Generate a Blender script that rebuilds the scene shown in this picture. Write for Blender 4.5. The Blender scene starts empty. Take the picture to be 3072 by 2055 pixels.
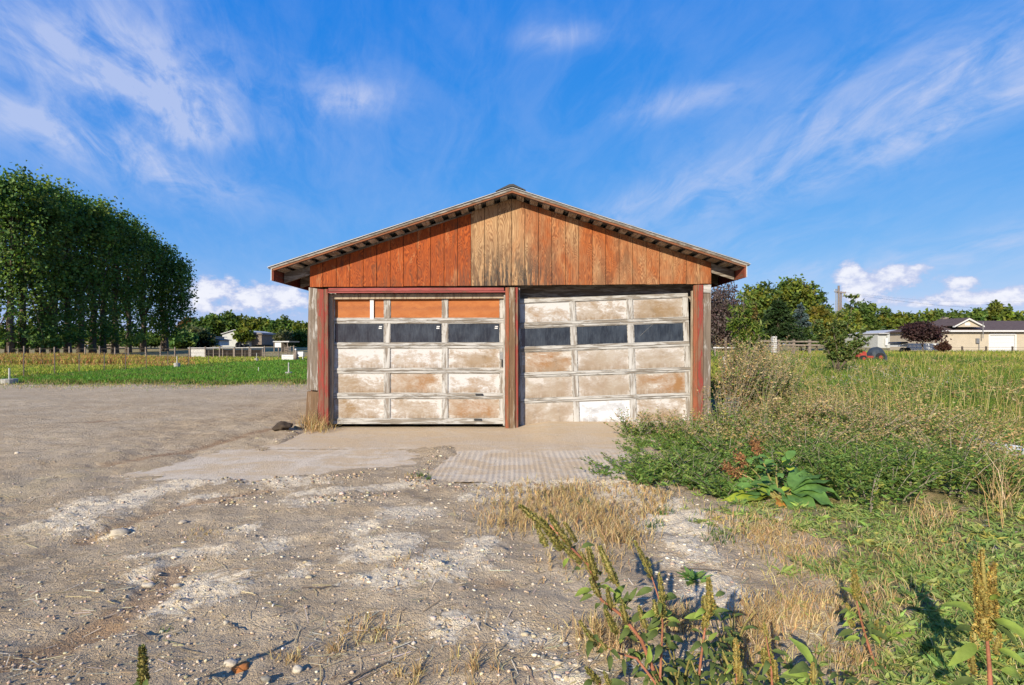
import bpy, math, random
import numpy as np
from mathutils import Vector, Matrix

rng = np.random.default_rng(11)
random.seed(11)
scene = bpy.context.scene
COL = scene.collection

# ------------------------------------------------------------------ camera, sky, sun, exposure
F, U0, V0, HC = 1536.0, 1536.0, 1040.0, 1.18      # focal length in photo pixels, centre column, horizon row, eye height
cam_d = bpy.data.cameras.new('camera')
cam_d.sensor_width = 36.0
cam_d.lens = 18.0
cam_d.shift_y = 12.5 / 3072
cam_d.clip_start = 0.05
cam_d.clip_end = 5000
cam = bpy.data.objects.new('camera', cam_d)
cam.location = (0, 0, HC)
cam.rotation_euler = (math.radians(90), 0, 0)
COL.objects.link(cam)
scene.camera = cam

SUN_AZ, SUN_EL = math.radians(29), math.radians(25)      # light travels towards +Y, turned 29 degrees to +X
ldir = Vector((math.sin(SUN_AZ) * math.cos(SUN_EL), math.cos(SUN_AZ) * math.cos(SUN_EL), -math.sin(SUN_EL)))
sun_d = bpy.data.lights.new('sun', 'SUN')
sun_d.energy = 4.5
sun_d.angle = math.radians(0.5)
sun_d.color = (1.0, 0.90, 0.73)
sun = bpy.data.objects.new('sun', sun_d)
sun.rotation_euler = ldir.to_track_quat('-Z', 'Y').to_euler()
sun.location = (-20, -30, 30)
COL.objects.link(sun)

vs = scene.view_settings
vs.view_transform = 'Standard'
vs.look = 'None'
vs.exposure = 0.75
vs.gamma = 1.0
vs.use_curve_mapping = False


class NT:
    """small helper to write node graphs"""
    def __init__(self, tree):
        self.t = tree

    def n(self, kind, props=None, **ins):
        nd = self.t.nodes.new(kind)
        for k, v in (props or {}).items():
            setattr(nd, k, v)
        for k, v in ins.items():
            key = int(k[1:]) if k[0] == 'i' and k[1:].isdigit() else k.replace('_', ' ')
            self.set(nd.inputs[key], v)
        return nd

    def set(self, sock, v):
        if isinstance(v, bpy.types.NodeSocket):
            self.t.links.new(v, sock)
        elif isinstance(v, bpy.types.Node):
            self.t.links.new(v.outputs[0], sock)
        else:
            if hasattr(sock, 'default_value'):
                try:
                    sock.default_value = v
                except Exception:
                    sock.default_value = (*v, 1.0)

    def m(self, op, a, b=0.0, c=0.0, clamp=False):
        nd = self.t.nodes.new('ShaderNodeMath')
        nd.operation = op
        nd.use_clamp = clamp
        for i, v in enumerate((a, b, c)):
            self.set(nd.inputs[i], v)
        return nd.outputs[0]

    def vm(self, op, a, b=(0, 0, 0)):
        nd = self.t.nodes.new('ShaderNodeVectorMath')
        nd.operation = op
        self.set(nd.inputs[0], a)
        self.set(nd.inputs[1], b)
        return nd.outputs[0]

    def mix(self, f, a, b, mode='MIX'):
        nd = self.t.nodes.new('ShaderNodeMix')
        nd.data_type = 'RGBA'
        nd.blend_type = mode
        nd.clamp_factor = True
        self.set(nd.inputs[0], f)
        for i, v in ((6, a), (7, b)):
            if isinstance(v, (tuple, list)):
                v = (*v[:3], 1.0)
            self.set(nd.inputs[i], v)
        return nd.outputs[2]

    def step(self, x, lo, hi):
        nd = self.t.nodes.new('ShaderNodeMapRange')
        nd.interpolation_type = 'SMOOTHSTEP'
        self.set(nd.inputs[0], x)
        self.set(nd.inputs[1], lo)
        self.set(nd.inputs[2], hi)
        self.set(nd.inputs[3], 0.0)
        self.set(nd.inputs[4], 1.0)
        return nd.outputs[0]

    def noise(self, vec, scale, detail=3.0, rough=0.55, dist=0.0):
        nd = self.t.nodes.new('ShaderNodeTexNoise')
        self.set(nd.inputs['Vector'], vec)
        self.set(nd.inputs['Scale'], scale)
        self.set(nd.inputs['Detail'], detail)
        self.set(nd.inputs['Roughness'], rough)
        self.set(nd.inputs['Distortion'], dist)
        return nd.outputs[0]

    def comb(self, x, y, z):
        nd = self.t.nodes.new('ShaderNodeCombineXYZ')
        for i, v in enumerate((x, y, z)):
            self.set(nd.inputs[i], v)
        return nd.outputs[0]


# ---- world: Nishita sky with high cirrus and small cumulus
world = bpy.data.worlds.new('World')
scene.world = world
world.use_nodes = True
wt = world.node_tree
wt.nodes.clear()
W = NT(wt)
geo = W.n('ShaderNodeNewGeometry')
vdir = W.vm('SCALE', geo.outputs['Incoming'])
vdir.node.inputs[3].default_value = -1.0
sep = W.n('ShaderNodeSeparateXYZ', i0=vdir)
dx, dy, dz = sep.outputs
az = W.m('ARCTAN2', dx, dy)
el = W.m('ARCSINE', dz)
sky = W.n('ShaderNodeTexSky')
sky.sky_type = 'NISHITA'
sky.sun_disc = False
sky.sun_elevation = SUN_EL
sky.sun_rotation = math.atan2(-ldir.x, -ldir.y)
sky.altitude = 800
sky.air_density = 1.0
sky.dust_density = 0.6
sky.ozone_density = 2.0
hsv = W.n('ShaderNodeHueSaturation', Saturation=1.30, Value=1.0, Color=sky.outputs[0])
skyraw = W.mix(1.0, hsv.outputs[0], (0.92, 0.92, 1.06), 'MULTIPLY')
# the photograph's tone curve for the sky, channel by channel: deeper zenith, softer horizon
K = 0.2186
cr, cg, cb = W.n('ShaderNodeSeparateColor', Color=skyraw).outputs
fr = W.m('MAXIMUM', W.m('SUBTRACT', W.m('MULTIPLY', W.m('POWER', W.m('MULTIPLY', cr, K), 0.8), 0.445 / K), 0.036 / K), 0.003 / K)
fg = W.m('MULTIPLY', W.m('POWER', W.m('MULTIPLY', cg, K), 0.52), 0.485 / K)
fb = W.m('MULTIPLY', W.m('POWER', W.m('MULTIPLY', cb, K), 0.14), 0.83 / K)
cc_ = W.n('ShaderNodeCombineColor')
for i_, v_ in enumerate((fr, fg, fb)):
    W.set(cc_.inputs[i_], v_)
skycol = cc_.outputs[0]
# cirrus: a thin sheet streaked along one wind direction
zz = W.m('ADD', W.m('MAXIMUM', dz, 0.0), 0.34)
px, py = W.m('DIVIDE', dx, zz), W.m('DIVIDE', dy, zz)
ca, sa = math.cos(math.radians(16)), math.sin(math.radians(16))
s_al = W.m('ADD', W.m('MULTIPLY', px, -sa), W.m('MULTIPLY', py, ca))
s_ac = W.m('ADD', W.m('MULTIPLY', px, ca), W.m('MULTIPLY', py, sa))
n_wisp = W.noise(W.comb(W.m('MULTIPLY', s_al, 3.0), W.m('MULTIPLY', s_ac, 4.6), 1.3), 1.0, 8.0, 0.6, 1.2)
n_fine = W.noise(W.comb(W.m('MULTIPLY', s_al, 6.0), W.m('MULTIPLY', s_ac, 14.0), 4.0), 1.0, 8.0, 0.68, 0.8)
n_big = W.noise(W.comb(px, py, 8.0), 0.35, 2.0, 0.5)


def blob(u, v, ru, rv, ang, amp):
    a0 = math.atan((u - U0) / F)
    e0 = math.atan((V0 - v) / F * math.cos(a0))
    k = 1.0 / F
    da = W.m('MULTIPLY', W.m('SUBTRACT', az, a0), math.cos(e0))
    de = W.m('SUBTRACT', el, e0)
    t = math.radians(ang)
    p = W.m('ADD', W.m('MULTIPLY', da, math.cos(t) / (ru * k)), W.m('MULTIPLY', de, math.sin(t) / (ru * k)))
    q = W.m('ADD', W.m('MULTIPLY', da, -math.sin(t) / (rv * k)), W.m('MULTIPLY', de, math.cos(t) / (rv * k)))
    r2 = W.m('ADD', W.m('MULTIPLY', p, p), W.m('MULTIPLY', q, q))
    return W.m('MULTIPLY', W.m('EXPONENT', W.m('MULTIPLY', r2, -1.0)), amp)


def total(blobs):
    s = None
    for b in blobs:
        g = blob(*b)
        s = g if s is None else W.m('ADD', s, g)
    return s


cir = total([(290, 200, 220, 100, -8, 0.75), (470, 260, 150, 70, -22, 0.7), (150, 130, 380, 180, -5, 0.35), (240, 420, 280, 40, -12, 0.95),
             (520, 395, 120, 40, 15, 0.7), (1060, 300, 95, 38, 12, 0.75), (980, 250, 200, 90, 5, 0.2), (330, 520, 200, 50, -4, 0.4),
             (1670, 110, 110, 30, 0, 0.62), (2050, 305, 150, 34, 4, 0.6), (2240, 560, 640, 75, 14, 0.46),
             (2900, 350, 260, 28, 16, 0.55), (2800, 230, 380, 90, 10, 0.6), (2950, 190, 180, 26, 12, 0.45), (2900, 750, 300, 38, 6, 0.5),
             (2150, 760, 260, 60, 4, 0.28), (1950, 590, 250, 40, 18, 0.35), (560, 120, 300, 90, -30, 0.35), (2250, 830, 260, 26, 3, 0.4)])
wisp = W.m('ADD', W.m('MULTIPLY', W.m('ADD', W.step(n_wisp, 0.34, 0.66), W.m('MULTIPLY', W.step(n_fine, 0.36, 0.70), 0.6)), 0.66), 0.10)
cir_f = W.m('MULTIPLY', W.m('ADD', cir, W.m('ADD', W.m('MULTIPLY', W.step(n_big, 0.38, 0.72), 0.34), 0.07)), wisp, clamp=True)
cir_f = W.m('MULTIPLY', cir_f, 0.66)
# cumulus: heaped edges, flat haze below
n_c = W.noise(W.vm('MULTIPLY', vdir, (1, 1, 1.5)), 34.0, 7.0, 0.62)
n_c2 = W.noise(vdir, 9.0, 3.0, 0.5)
cum = total([(640, 858, 60, 30, 0, 1.0), (845, 876, 66, 38, 0, 1.15), (775, 890, 60, 28, 0, 0.95), (585, 895, 60, 30, 0, 0.7), (905, 905, 40, 30, 0, 0.55), (720, 925, 190, 26, 0, 0.5),
             (2548, 812, 26, 26, 0, 1.05), (2590, 840, 62, 24, 0, 1.1), (2722, 818, 46, 22, 0, 1.05), (2655, 852, 60, 14, 0, 0.7), (2575, 890, 52, 24, 0, 0.95), (2880, 843, 40, 15, 0, 0.85), (2905, 898, 66, 20, 0, 1.0),
             (3055, 890, 32, 18, 0, 0.9), (2760, 905, 280, 16, 0, 0.35), (1200, 905, 90, 30, 0, 0.8), (1750, 880, 120, 30, 0, 0.9), (3400, 860, 110, 30, 0, 0.9), (-200, 870, 160, 36, 0, 0.9), (-700, 850, 140, 40, 0, 0.8)])
cum_s = W.m('ADD', cum, W.m('ADD', W.m('MULTIPLY', W.m('SUBTRACT', n_c, 0.5), 2.6), W.m('MULTIPLY', W.m('SUBTRACT', n_c2, 0.5), 1.0)))
cum_f = W.m('MULTIPLY', W.step(cum_s, 0.34, 0.95), 0.9)
cum_f = W.m('MULTIPLY', cum_f, W.step(cum, 0.12, 0.42))
lum = W.m('MULTIPLY', W.m('ADD', W.step(cum_s, 0.4, 1.4), 1.5), 1.0)
white = W.mix(W.m('MULTIPLY', W.step(cum_s, 0.55, 1.3), W.step(n_c, 0.30, 0.58)), (2.5, 2.75, 3.85), (4.3, 4.3, 4.6))
c1 = W.mix(cir_f, skycol, (2.9, 3.15, 4.1))
c2 = W.mix(cum_f, c1, white)
SKY_STRENGTH = 0.13
bg = W.n('ShaderNodeBackground', Color=c2, Strength=SKY_STRENGTH)
wo = W.n('ShaderNodeOutputWorld', Surface=bg.outputs[0])
world.cycles.sampling_method = 'MANUAL'
world.cycles.sample_map_resolution = 512

# ------------------------------------------------------------------ helpers
def P(u, v, y):
    """photo pixel at depth y -> world point"""
    return ((u - U0) / F * y, y, HC + (V0 - v) / F * y)


def G(u, v):
    """photo pixel on the level ground -> world x, y"""
    y = HC * F / (v - V0)
    return ((u - U0) / F * y, y)


def sm(a, b, x):
    t = np.clip((np.asarray(x, float) - a) / (b - a), 0, 1)
    return t * t * (3 - 2 * t)


def terrain(x, y):
    x, y = np.asarray(x, float), np.asarray(y, float)
    return 0.5 * sm(18, 55, y) * sm(2, 14, x) + 1.3 * sm(55, 130, y) - 0.06 * sm(8.5, 12, y) * sm(0, -4, x) * 0


def T(x, y):
    return float(terrain(x, y))


def vnoise(x, y, f, seed):
    x, y = np.asarray(x) * f + seed * 17.3, np.asarray(y) * f + seed * 9.1
    xi, yi = np.floor(x).astype(np.int64), np.floor(y).astype(np.int64)
    fx, fy = x - xi, y - yi
    fx, fy = fx * fx * (3 - 2 * fx), fy * fy * (3 - 2 * fy)

    def h(a, b):
        k = (a * 374761393 + b * 668265263 + seed * 362437) & 0xffffffff
        k = ((k ^ (k >> 13)) * 1274126177) & 0xffffffff
        return ((k ^ (k >> 16)) & 0xffff) / 65535.0
    a, b, c, d = h(xi, yi), h(xi + 1, yi), h(xi, yi + 1), h(xi + 1, yi + 1)
    return (a * (1 - fx) + b * fx) * (1 - fy) + (c * (1 - fx) + d * fx) * fy


def fbm(x, y, f, seed, o=4):
    s, a, n = 0, 0.5, 0
    for i in range(o):
        s = s + a * vnoise(x, y, f * 2 ** i, seed + i)
        n += a
        a *= 0.5
    return s / n


ROOT = {}


def tag(o, label=None, cat=None, group=None, kind=None):
    if label: o['label'] = label
    if cat: o['category'] = cat
    if group: o['group'] = group
    if kind: o['kind'] = kind
    return o


def empty(name, loc, label=None, cat=None, group=None):
    o = bpy.data.objects.new(name, None)
    o.location = loc
    o.empty_display_size = 0.2
    COL.objects.link(o)
    ROOT[o.name] = Vector(loc)
    return tag(o, label, cat, group)


def place(o, parent):
    """link a mesh object built in world coordinates below its parent"""
    COL.objects.link(o)
    if parent is not None:
        o.parent = parent
        base = ROOT[parent.name]
        o.data.transform(Matrix.Translation(-base))
        ROOT[o.name] = base
    return o


def npmesh(name, V, Fc, mat, parent=None, C=None, smooth=False):
    V = np.asarray(V, np.float32)
    Fc = np.asarray(Fc, np.int32)
    me = bpy.data.meshes.new(name)
    k = Fc.shape[1]
    me.vertices.add(len(V))
    me.vertices.foreach_set('co', V.ravel())
    me.loops.add(Fc.size)
    me.loops.foreach_set('vertex_index', Fc.ravel())
    me.polygons.add(len(Fc))
    me.polygons.foreach_set('loop_start', np.arange(0, Fc.size, k, dtype=np.int32))
    if smooth:
        me.polygons.foreach_set('use_smooth', np.ones(len(Fc), bool))
    me.update(calc_edges=True)
    if C is not None:
        ca = me.color_attributes.new('Col', 'FLOAT_COLOR', 'POINT')
        C = np.asarray(C, np.float32)
        if C.shape[1] == 3:
            C = np.concatenate([C, np.ones((len(C), 1), np.float32)], 1)
        ca.data.foreach_set('color', C.ravel())
    me.materials.append(mat)
    o = bpy.data.objects.new(name, me)
    return place(o, parent)


class MB:
    """collects boxes, prisms and tubes, built as ONE mesh object"""
    def __init__(self):
        self.v, self.f = [], []

    def add(self, vs, fs):
        b = len(self.v)
        self.v += [tuple(p) for p in vs]
        self.f += [tuple(b + i for i in f) for f in fs]
        return self

    def box(self, a, b):
        (x0, y0, z0), (x1, y1, z1) = a, b
        return self.add([(x0, y0, z0), (x1, y0, z0), (x1, y1, z0), (x0, y1, z0), (x0, y0, z1), (x1, y0, z1), (x1, y1, z1), (x0, y1, z1)],
                        [(0, 3, 2, 1), (4, 5, 6, 7), (0, 1, 5, 4), (1, 2, 6, 5), (2, 3, 7, 6), (3, 0, 4, 7)])

    def prism(self, pts, y0, y1):
        """x-z outline (counter-clockwise seen from the camera side) swept from y0 to y1"""
        n = len(pts)
        vs = [(x, y0, z) for x, z in pts] + [(x, y1, z) for x, z in pts]
        fs = [tuple(range(n)), tuple(range(2 * n - 1, n - 1, -1))] + [(i, i + n, (i + 1) % n + n, (i + 1) % n) for i in range(n)]
        return self.add(vs, fs)

    def rect(self, u0, u1, v0, v1, yf, yb):
        """a board whose front face fills this photo rectangle at depth yf"""
        x0, _, z1 = P(u0, v0, yf)
        x1, _, z0 = P(u1, v1, yf)
        return self.box((x0, yf, z0), (x1, yb, z1))

    def quadboard(self, pts, yf, yb):
        q = [(P(u, v, yf)[0], P(u, v, yf)[2]) for u, v in pts]
        return self.prism(q, yf, yb)

    def tube(self, path, radii, n=6, cap=True):
        path = [Vector(p) for p in path]
        if not hasattr(radii, '__len__'): radii = [radii] * len(path)
        b = len(self.v)
        for i, p in enumerate(path):
            d = (path[min(i + 1, len(path) - 1)] - path[max(i - 1, 0)]).normalized()
            a = d.cross(Vector((0.31, 0.87, 0.12)))
            if a.length < 1e-3: a = d.cross(Vector((1, 0, 0)))
            a.normalize()
            c = d.cross(a)
            for k in range(n):
                t = 2 * math.pi * k / n
                self.v.append(tuple(p + (a * math.cos(t) + c * math.sin(t)) * radii[i]))
        for i in range(len(path) - 1):
            for k in range(n):
                k2 = (k + 1) % n
                self.f.append((b + i * n + k, b + i * n + k2, b + (i + 1) * n + k2, b + (i + 1) * n + k))
        if cap:
            self.f.append(tuple(b + k for k in range(n - 1, -1, -1)))
            self.f.append(tuple(b + (len(path) - 1) * n + k for k in range(n)))
        return self

    def rotate(self, c, ang):
        """turn everything about the y axis through c (x, z)"""
        ca, sa = math.cos(ang), math.sin(ang)
        self.v = [(c[0] + (x - c[0]) * ca - (z - c[1]) * sa, y, c[1] + (x - c[0]) * sa + (z - c[1]) * ca) for x, y, z in self.v]
        return self

    def build(self, name, mat, parent=None, smooth=False, bevel=0.0):
        me = bpy.data.meshes.new(name)
        me.from_pydata(self.v, [], self.f)
        if smooth:
            me.polygons.foreach_set('use_smooth', np.ones(len(me.polygons), bool))
        me.update()
        me.materials.append(mat)
        o = bpy.data.objects.new(name, me)
        if bevel:
            md = o.modifiers.new('bevel', 'BEVEL')
            md.width = bevel
            md.segments = 1
        return place(o, parent)


# ---- leaf and blade geometry (numpy)
def unit(a):
    return a / np.maximum(np.linalg.norm(a, axis=1, keepdims=True), 1e-9)


def rdir(n, zbias=0.0):
    d = rng.normal(size=(n, 3))
    d = unit(d)
    d[:, 2] += zbias
    return unit(d)


class Leaves:
    """many small folded leaves, each two triangles"""
    def __init__(self):
        self.V, self.F, self.C, self.n = [], [], [], 0

    def add(self, p, d, nrm, L, Wd, col, fold=0.18, wide=0.45):
        p, d = np.asarray(p, float), unit(np.asarray(d, float))
        N = len(p)
        L = np.broadcast_to(np.asarray(L, float).reshape(-1, 1), (N, 1))
        Wd = np.broadcast_to(np.asarray(Wd, float).reshape(-1, 1), (N, 1))
        s = unit(np.cross(d, nrm))
        n2 = np.cross(s, d)
        v0 = p
        v1 = p + d * L * wide + s * Wd * .5 + n2 * Wd * fold
        v2 = p + d * L - n2 * L * 0.08
        v3 = p + d * L * wide - s * Wd * .5 + n2 * Wd * fold
        V = np.stack([v0, v1, v2, v3], 1).reshape(-1, 3)
        i = (np.arange(N) * 4 + self.n)[:, None]
        Fc = np.concatenate([i + [0, 1, 2], i + [0, 2, 3]], 0)
        self.V.append(V)
        self.F.append(Fc)
        col = np.broadcast_to(np.asarray(col, float), (N, 3))
        self.C.append(np.repeat(col, 4, 0))
        self.n += 4 * N
        return self

    def blades(self, p, h, w, lean, col, curve=0.35, tipcol=None):
        """grass blades: bent strips of three triangles"""
        p = np.asarray(p, float)
        N = len(p)
        h = np.broadcast_to(np.asarray(h, float).reshape(-1, 1), (N, 1))
        w = np.broadcast_to(np.asarray(w, float).reshape(-1, 1), (N, 1))
        a = rng.uniform(0, 2 * np.pi, N)
        f = np.stack([np.cos(a), np.sin(a), np.zeros(N)], 1)
        b = rng.uniform(0, 2 * np.pi, N)
        s = np.stack([np.cos(b), np.sin(b), np.zeros(N)], 1)
        ln = np.asarray(lean, float).reshape(-1, 1) * rng.uniform(0.2, 1.0, (N, 1))
        up = np.array([0, 0, 1.0])
        mid = p + (up * np.sqrt(np.maximum(1 - ln ** 2, .05)) + f * ln * (1 - curve)) * h * .55
        tip = p + (up * np.sqrt(np.maximum(1 - ln ** 2, .05)) * (1 - .25 * curve) + f * ln * (1 + curve)) * h
        V = np.stack([p - s * w * .5, p + s * w * .5, mid - s * w * .4, mid + s * w * .4, tip], 1).reshape(-1, 3)
        i = (np.arange(N) * 5 + self.n)[:, None]
        Fc = np.concatenate([i + [0, 1, 3], i + [0, 3, 2], i + [2, 3, 4]], 0)
        col = np.broadcast_to(np.asarray(col, float), (N, 3))
        Cc = np.repeat(col[:, None, :], 5, 1)
        if tipcol is not None:
            Cc[:, 4, :] = tipcol
        self.V.append(V)
        self.F.append(Fc)
        self.C.append(Cc.reshape(-1, 3))
        self.n += 5 * N
        return self

    def build(self, name, mat, parent=None):
        return npmesh(name, np.concatenate(self.V), np.concatenate(self.F), mat, parent, np.concatenate(self.C))


def palette(cols, n, jit=0.15):
    cols = np.asarray(cols, float)
    c = cols[rng.integers(0, len(cols), n)]
    return np.clip(c * (1 + rng.normal(0, jit, (n, 1))) * (1 + rng.normal(0, jit * .4, (n, 3))), 0.005, 0.9)


# ------------------------------------------------------------------ materials
def newmat(name):
    m = bpy.data.materials.new(name)
    m.use_nodes = True
    m.node_tree.nodes.clear()
    return m, NT(m.node_tree)


def finish(m, N, color, rough=0.8, bump=None, bstr=0.3, bdist=0.02, spec=0.3, metal=0.0):
    b = N.n('ShaderNodeBsdfPrincipled')
    N.set(b.inputs['Base Color'], (*color, 1.0) if isinstance(color, tuple) and len(color) == 3 else color)
    N.set(b.inputs['Roughness'], rough)
    N.set(b.inputs['Metallic'], metal)
    b.inputs['Specular IOR Level'].default_value = spec
    if bump is not None:
        bp = N.n('ShaderNodeBump', Strength=bstr, Distance=bdist, Height=bump)
        N.set(b.inputs['Normal'], bp.outputs[0])
    N.n('ShaderNodeOutputMaterial', Surface=b.outputs[0])
    return m


def coords(N, per_object=True):
    """world position, shifted per object so that alike pieces differ"""
    pos = N.n('ShaderNodeNewGeometry').outputs['Position']
    if not per_object:
        return pos, pos
    r = N.n('ShaderNodeObjectInfo').outputs['Random']
    off = N.comb(N.m('MULTIPLY', r, 37.0), N.m('MULTIPLY', r, 91.0), N.m('MULTIPLY', r, 53.0))
    return pos, N.vm('ADD', pos, off)


def simple(name, col, rough=0.7, var=0.25, scale=8.0, bump=0.15, spec=0.3, metal=0.0):
    m, N = newmat(name)
    pos, vec = coords(N)
    n = N.noise(vec, scale, 5.0, 0.6)
    n2 = N.noise(vec, scale * 9, 3.0, 0.6)
    k = N.m('ADD', N.m('MULTIPLY', n, 0.7), N.m('MULTIPLY', n2, 0.3))
    c = N.mix(N.step(k, 0.3, 0.7), tuple(x * (1 - var) for x in col), tuple(min(1, x * (1 + var)) for x in col))
    return finish(m, N, c, rough, n2, bump, 0.01, spec, metal)


def painted_wood(name, paint, wood, wear, axis='Z', dirt=(0.10, 0.075, 0.05), paint2=None):
    """flaking paint over weathered grain"""
    m, N = newmat(name)
    pos, vec = coords(N)
    st = {'Z': (60, 60, 2.5), 'X': (2.5, 60, 60), 'Y': (60, 2.5, 60)}[axis]
    st2 = {'Z': (14, 14, 2.2), 'X': (2.2, 14, 14), 'Y': (14, 2.2, 14)}[axis]
    grain = N.noise(N.vm('MULTIPLY', vec, st), 1.0, 4.0, 0.65)
    patch = N.noise(N.vm('MULTIPLY', vec, st2), 1.0, 6.0, 0.68, 0.6)
    tone = N.noise(vec, 2.2, 3.0)
    w = N.mix(N.step(grain, 0.32, 0.68), tuple(x * 0.62 for x in wood), wood)
    w = N.mix(N.step(tone, 0.55, 0.75), w, tuple(x * 0.7 for x in wood))
    pc = N.mix(N.step(patch, 0.3, 0.7), tuple(x * 0.78 for x in paint), paint2 or paint)
    f = N.m('ADD', N.m('MULTIPLY', patch, 0.75), N.m('MULTIPLY', grain, 0.25))
    c = N.mix(N.step(f, wear - 0.05, wear + 0.05), w, pc)
    spots = N.noise(vec, 26.0, 3.0, 0.7)
    c = N.mix(N.m('MULTIPLY', N.step(spots, 0.66, 0.78), 0.6), c, dirt)
    h = N.m('ADD', N.m('MULTIPLY', grain, 0.7), N.m('MULTIPLY', N.step(f, wear - 0.04, wear + 0.04), 0.5))
    return finish(m, N, c, 0.82, h, 0.55, 0.006, 0.2)


def foliage_mat(name, trans=0.28, rough=0.55, spec=0.25):
    m, N = newmat(name)
    at = N.n('ShaderNodeAttribute', {'attribute_name': 'Col'})
    b = N.n('ShaderNodeBsdfPrincipled', Base_Color=at.outputs['Color'], Roughness=rough)
    b.inputs['Specular IOR Level'].default_value = spec
    tcol = N.mix(1.0, at.outputs['Color'], (1.25, 1.25, 0.7), 'MULTIPLY')
    t = N.n('ShaderNodeBsdfTranslucent', Color=tcol)
    mx = N.n('ShaderNodeMixShader', i0=trans, i1=b.outputs[0], i2=t.outputs[0])
    N.n('ShaderNodeOutputMaterial', Surface=mx.outputs[0])
    return m


M = {}
M['leaf'] = foliage_mat('leaf', 0.40)
M['dry'] = foliage_mat('dry_plant', 0.30, 0.75, 0.15)
M['vcol'] = None


def vcol_mat(name, rough=0.9):
    m, N = newmat(name)
    at = N.n('ShaderNodeAttribute', {'attribute_name': 'Col'})
    pos, vec = coords(N, False)
    n = N.noise(vec, 120.0, 3.0, 0.6)
    c = N.mix(0.35, at.outputs['Color'], N.mix(N.step(n, 0.3, 0.7), (0.25, 0.25, 0.25), (0.75, 0.75, 0.75)), 'OVERLAY')
    return finish(m, N, c, rough, n, 0.4, 0.004, 0.2)


M['stone'] = vcol_mat('stone')
M['bark'] = simple('bark', (0.11, 0.085, 0.065), 0.9, 0.4, 6.0, 0.6)
M['bark_pale'] = simple('pale_bark', (0.20, 0.17, 0.13), 0.9, 0.4, 6.0, 0.6)
M['white_wood'] = painted_wood('worn_white_paint', (0.36, 0.345, 0.315), (0.25, 0.215, 0.175), 0.48, 'X', paint2=(0.44, 0.425, 0.40))
M['white_wood_up'] = painted_wood('worn_white_paint_upright', (0.36, 0.345, 0.315), (0.26, 0.22, 0.18), 0.47, 'Z', paint2=(0.44, 0.425, 0.40))
M['red_up'] = painted_wood('worn_red_paint', (0.20, 0.032, 0.025), (0.21, 0.115, 0.075), 0.505, 'Z', paint2=(0.24, 0.048, 0.036))
M['red_flat'] = painted_wood('worn_red_paint_header', (0.25, 0.055, 0.05), (0.20, 0.10, 0.07), 0.43, 'X', paint2=(0.30, 0.085, 0.075))
M['rust_up'] = painted_wood('worn_rust_paint', (0.24, 0.068, 0.035), (0.23, 0.125, 0.07), 0.48, 'Z', paint2=(0.27, 0.09, 0.045))
M['grey_up'] = painted_wood('bare_grey_wood', (0.33, 0.30, 0.265), (0.19, 0.15, 0.115), 0.54, 'Z', paint2=(0.37, 0.35, 0.32))
M['brown_up'] = painted_wood('bare_brown_wood', (0.30, 0.25, 0.19), (0.17, 0.105, 0.06), 0.57, 'Z')
M['grey_x'] = painted_wood('bare_grey_board', (0.29, 0.26, 0.22), (0.17, 0.135, 0.10), 0.52, 'X')
M['grey_y'] = painted_wood('bare_sheathing', (0.42, 0.37, 0.30), (0.28, 0.22, 0.16), 0.5, 'Y')
M['barge'] = painted_wood('brown_barge_paint', (0.22, 0.085, 0.04), (0.20, 0.12, 0.075), 0.44, 'X')
M['fascia'] = painted_wood('red_brown_fascia', (0.20, 0.055, 0.03), (0.18, 0.12, 0.08), 0.42, 'Y')
M['tan_jamb'] = painted_wood('tan_jamb', (0.36, 0.29, 0.21), (0.26, 0.19, 0.13), 0.45, 'Z')
M['dark'] = simple('dark_board', (0.05, 0.042, 0.035), 0.9)
M['black'] = simple('black_metal', (0.03, 0.03, 0.03), 0.5)
M['shingle'] = simple('grey_shingle', (0.16, 0.15, 0.14), 0.9, 0.35, 10, 0.4)
M['tin'] = simple('pale_metal_edge', (0.42, 0.42, 0.42), 0.45, 0.2, 6, 0.05, 0.5)
M['wire'] = simple('galvanised_wire', (0.25, 0.25, 0.25), 0.5, metal=0.6)
M['tpost'] = simple('dark_steel_post', (0.07, 0.055, 0.045), 0.7)
M['concrete'] = simple('concrete', (0.42, 0.41, 0.39), 0.9, 0.25, 9, 0.35)
M['white'] = simple('white_paint', (0.55, 0.55, 0.54), 0.5, 0.08)
M['pvc'] = simple('white_pipe', (0.50, 0.52, 0.54), 0.5, 0.12, 5)
M['grey_wood'] = simple('grey_wood', (0.19, 0.155, 0.125), 0.9, 0.35, 5, 0.3)
M['pole_wood'] = simple('pole_wood', (0.17, 0.14, 0.12), 0.9, 0.3)
M['red_paint'] = simple('red_machine_paint', (0.30, 0.045, 0.03), 0.6, 0.3)
M['tarp'] = simple('dark_tarp', (0.035, 0.045, 0.055), 0.6, 0.3, 4, 0.4)
M['tyre'] = simple('tyre', (0.02, 0.02, 0.02), 0.8)


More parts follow.
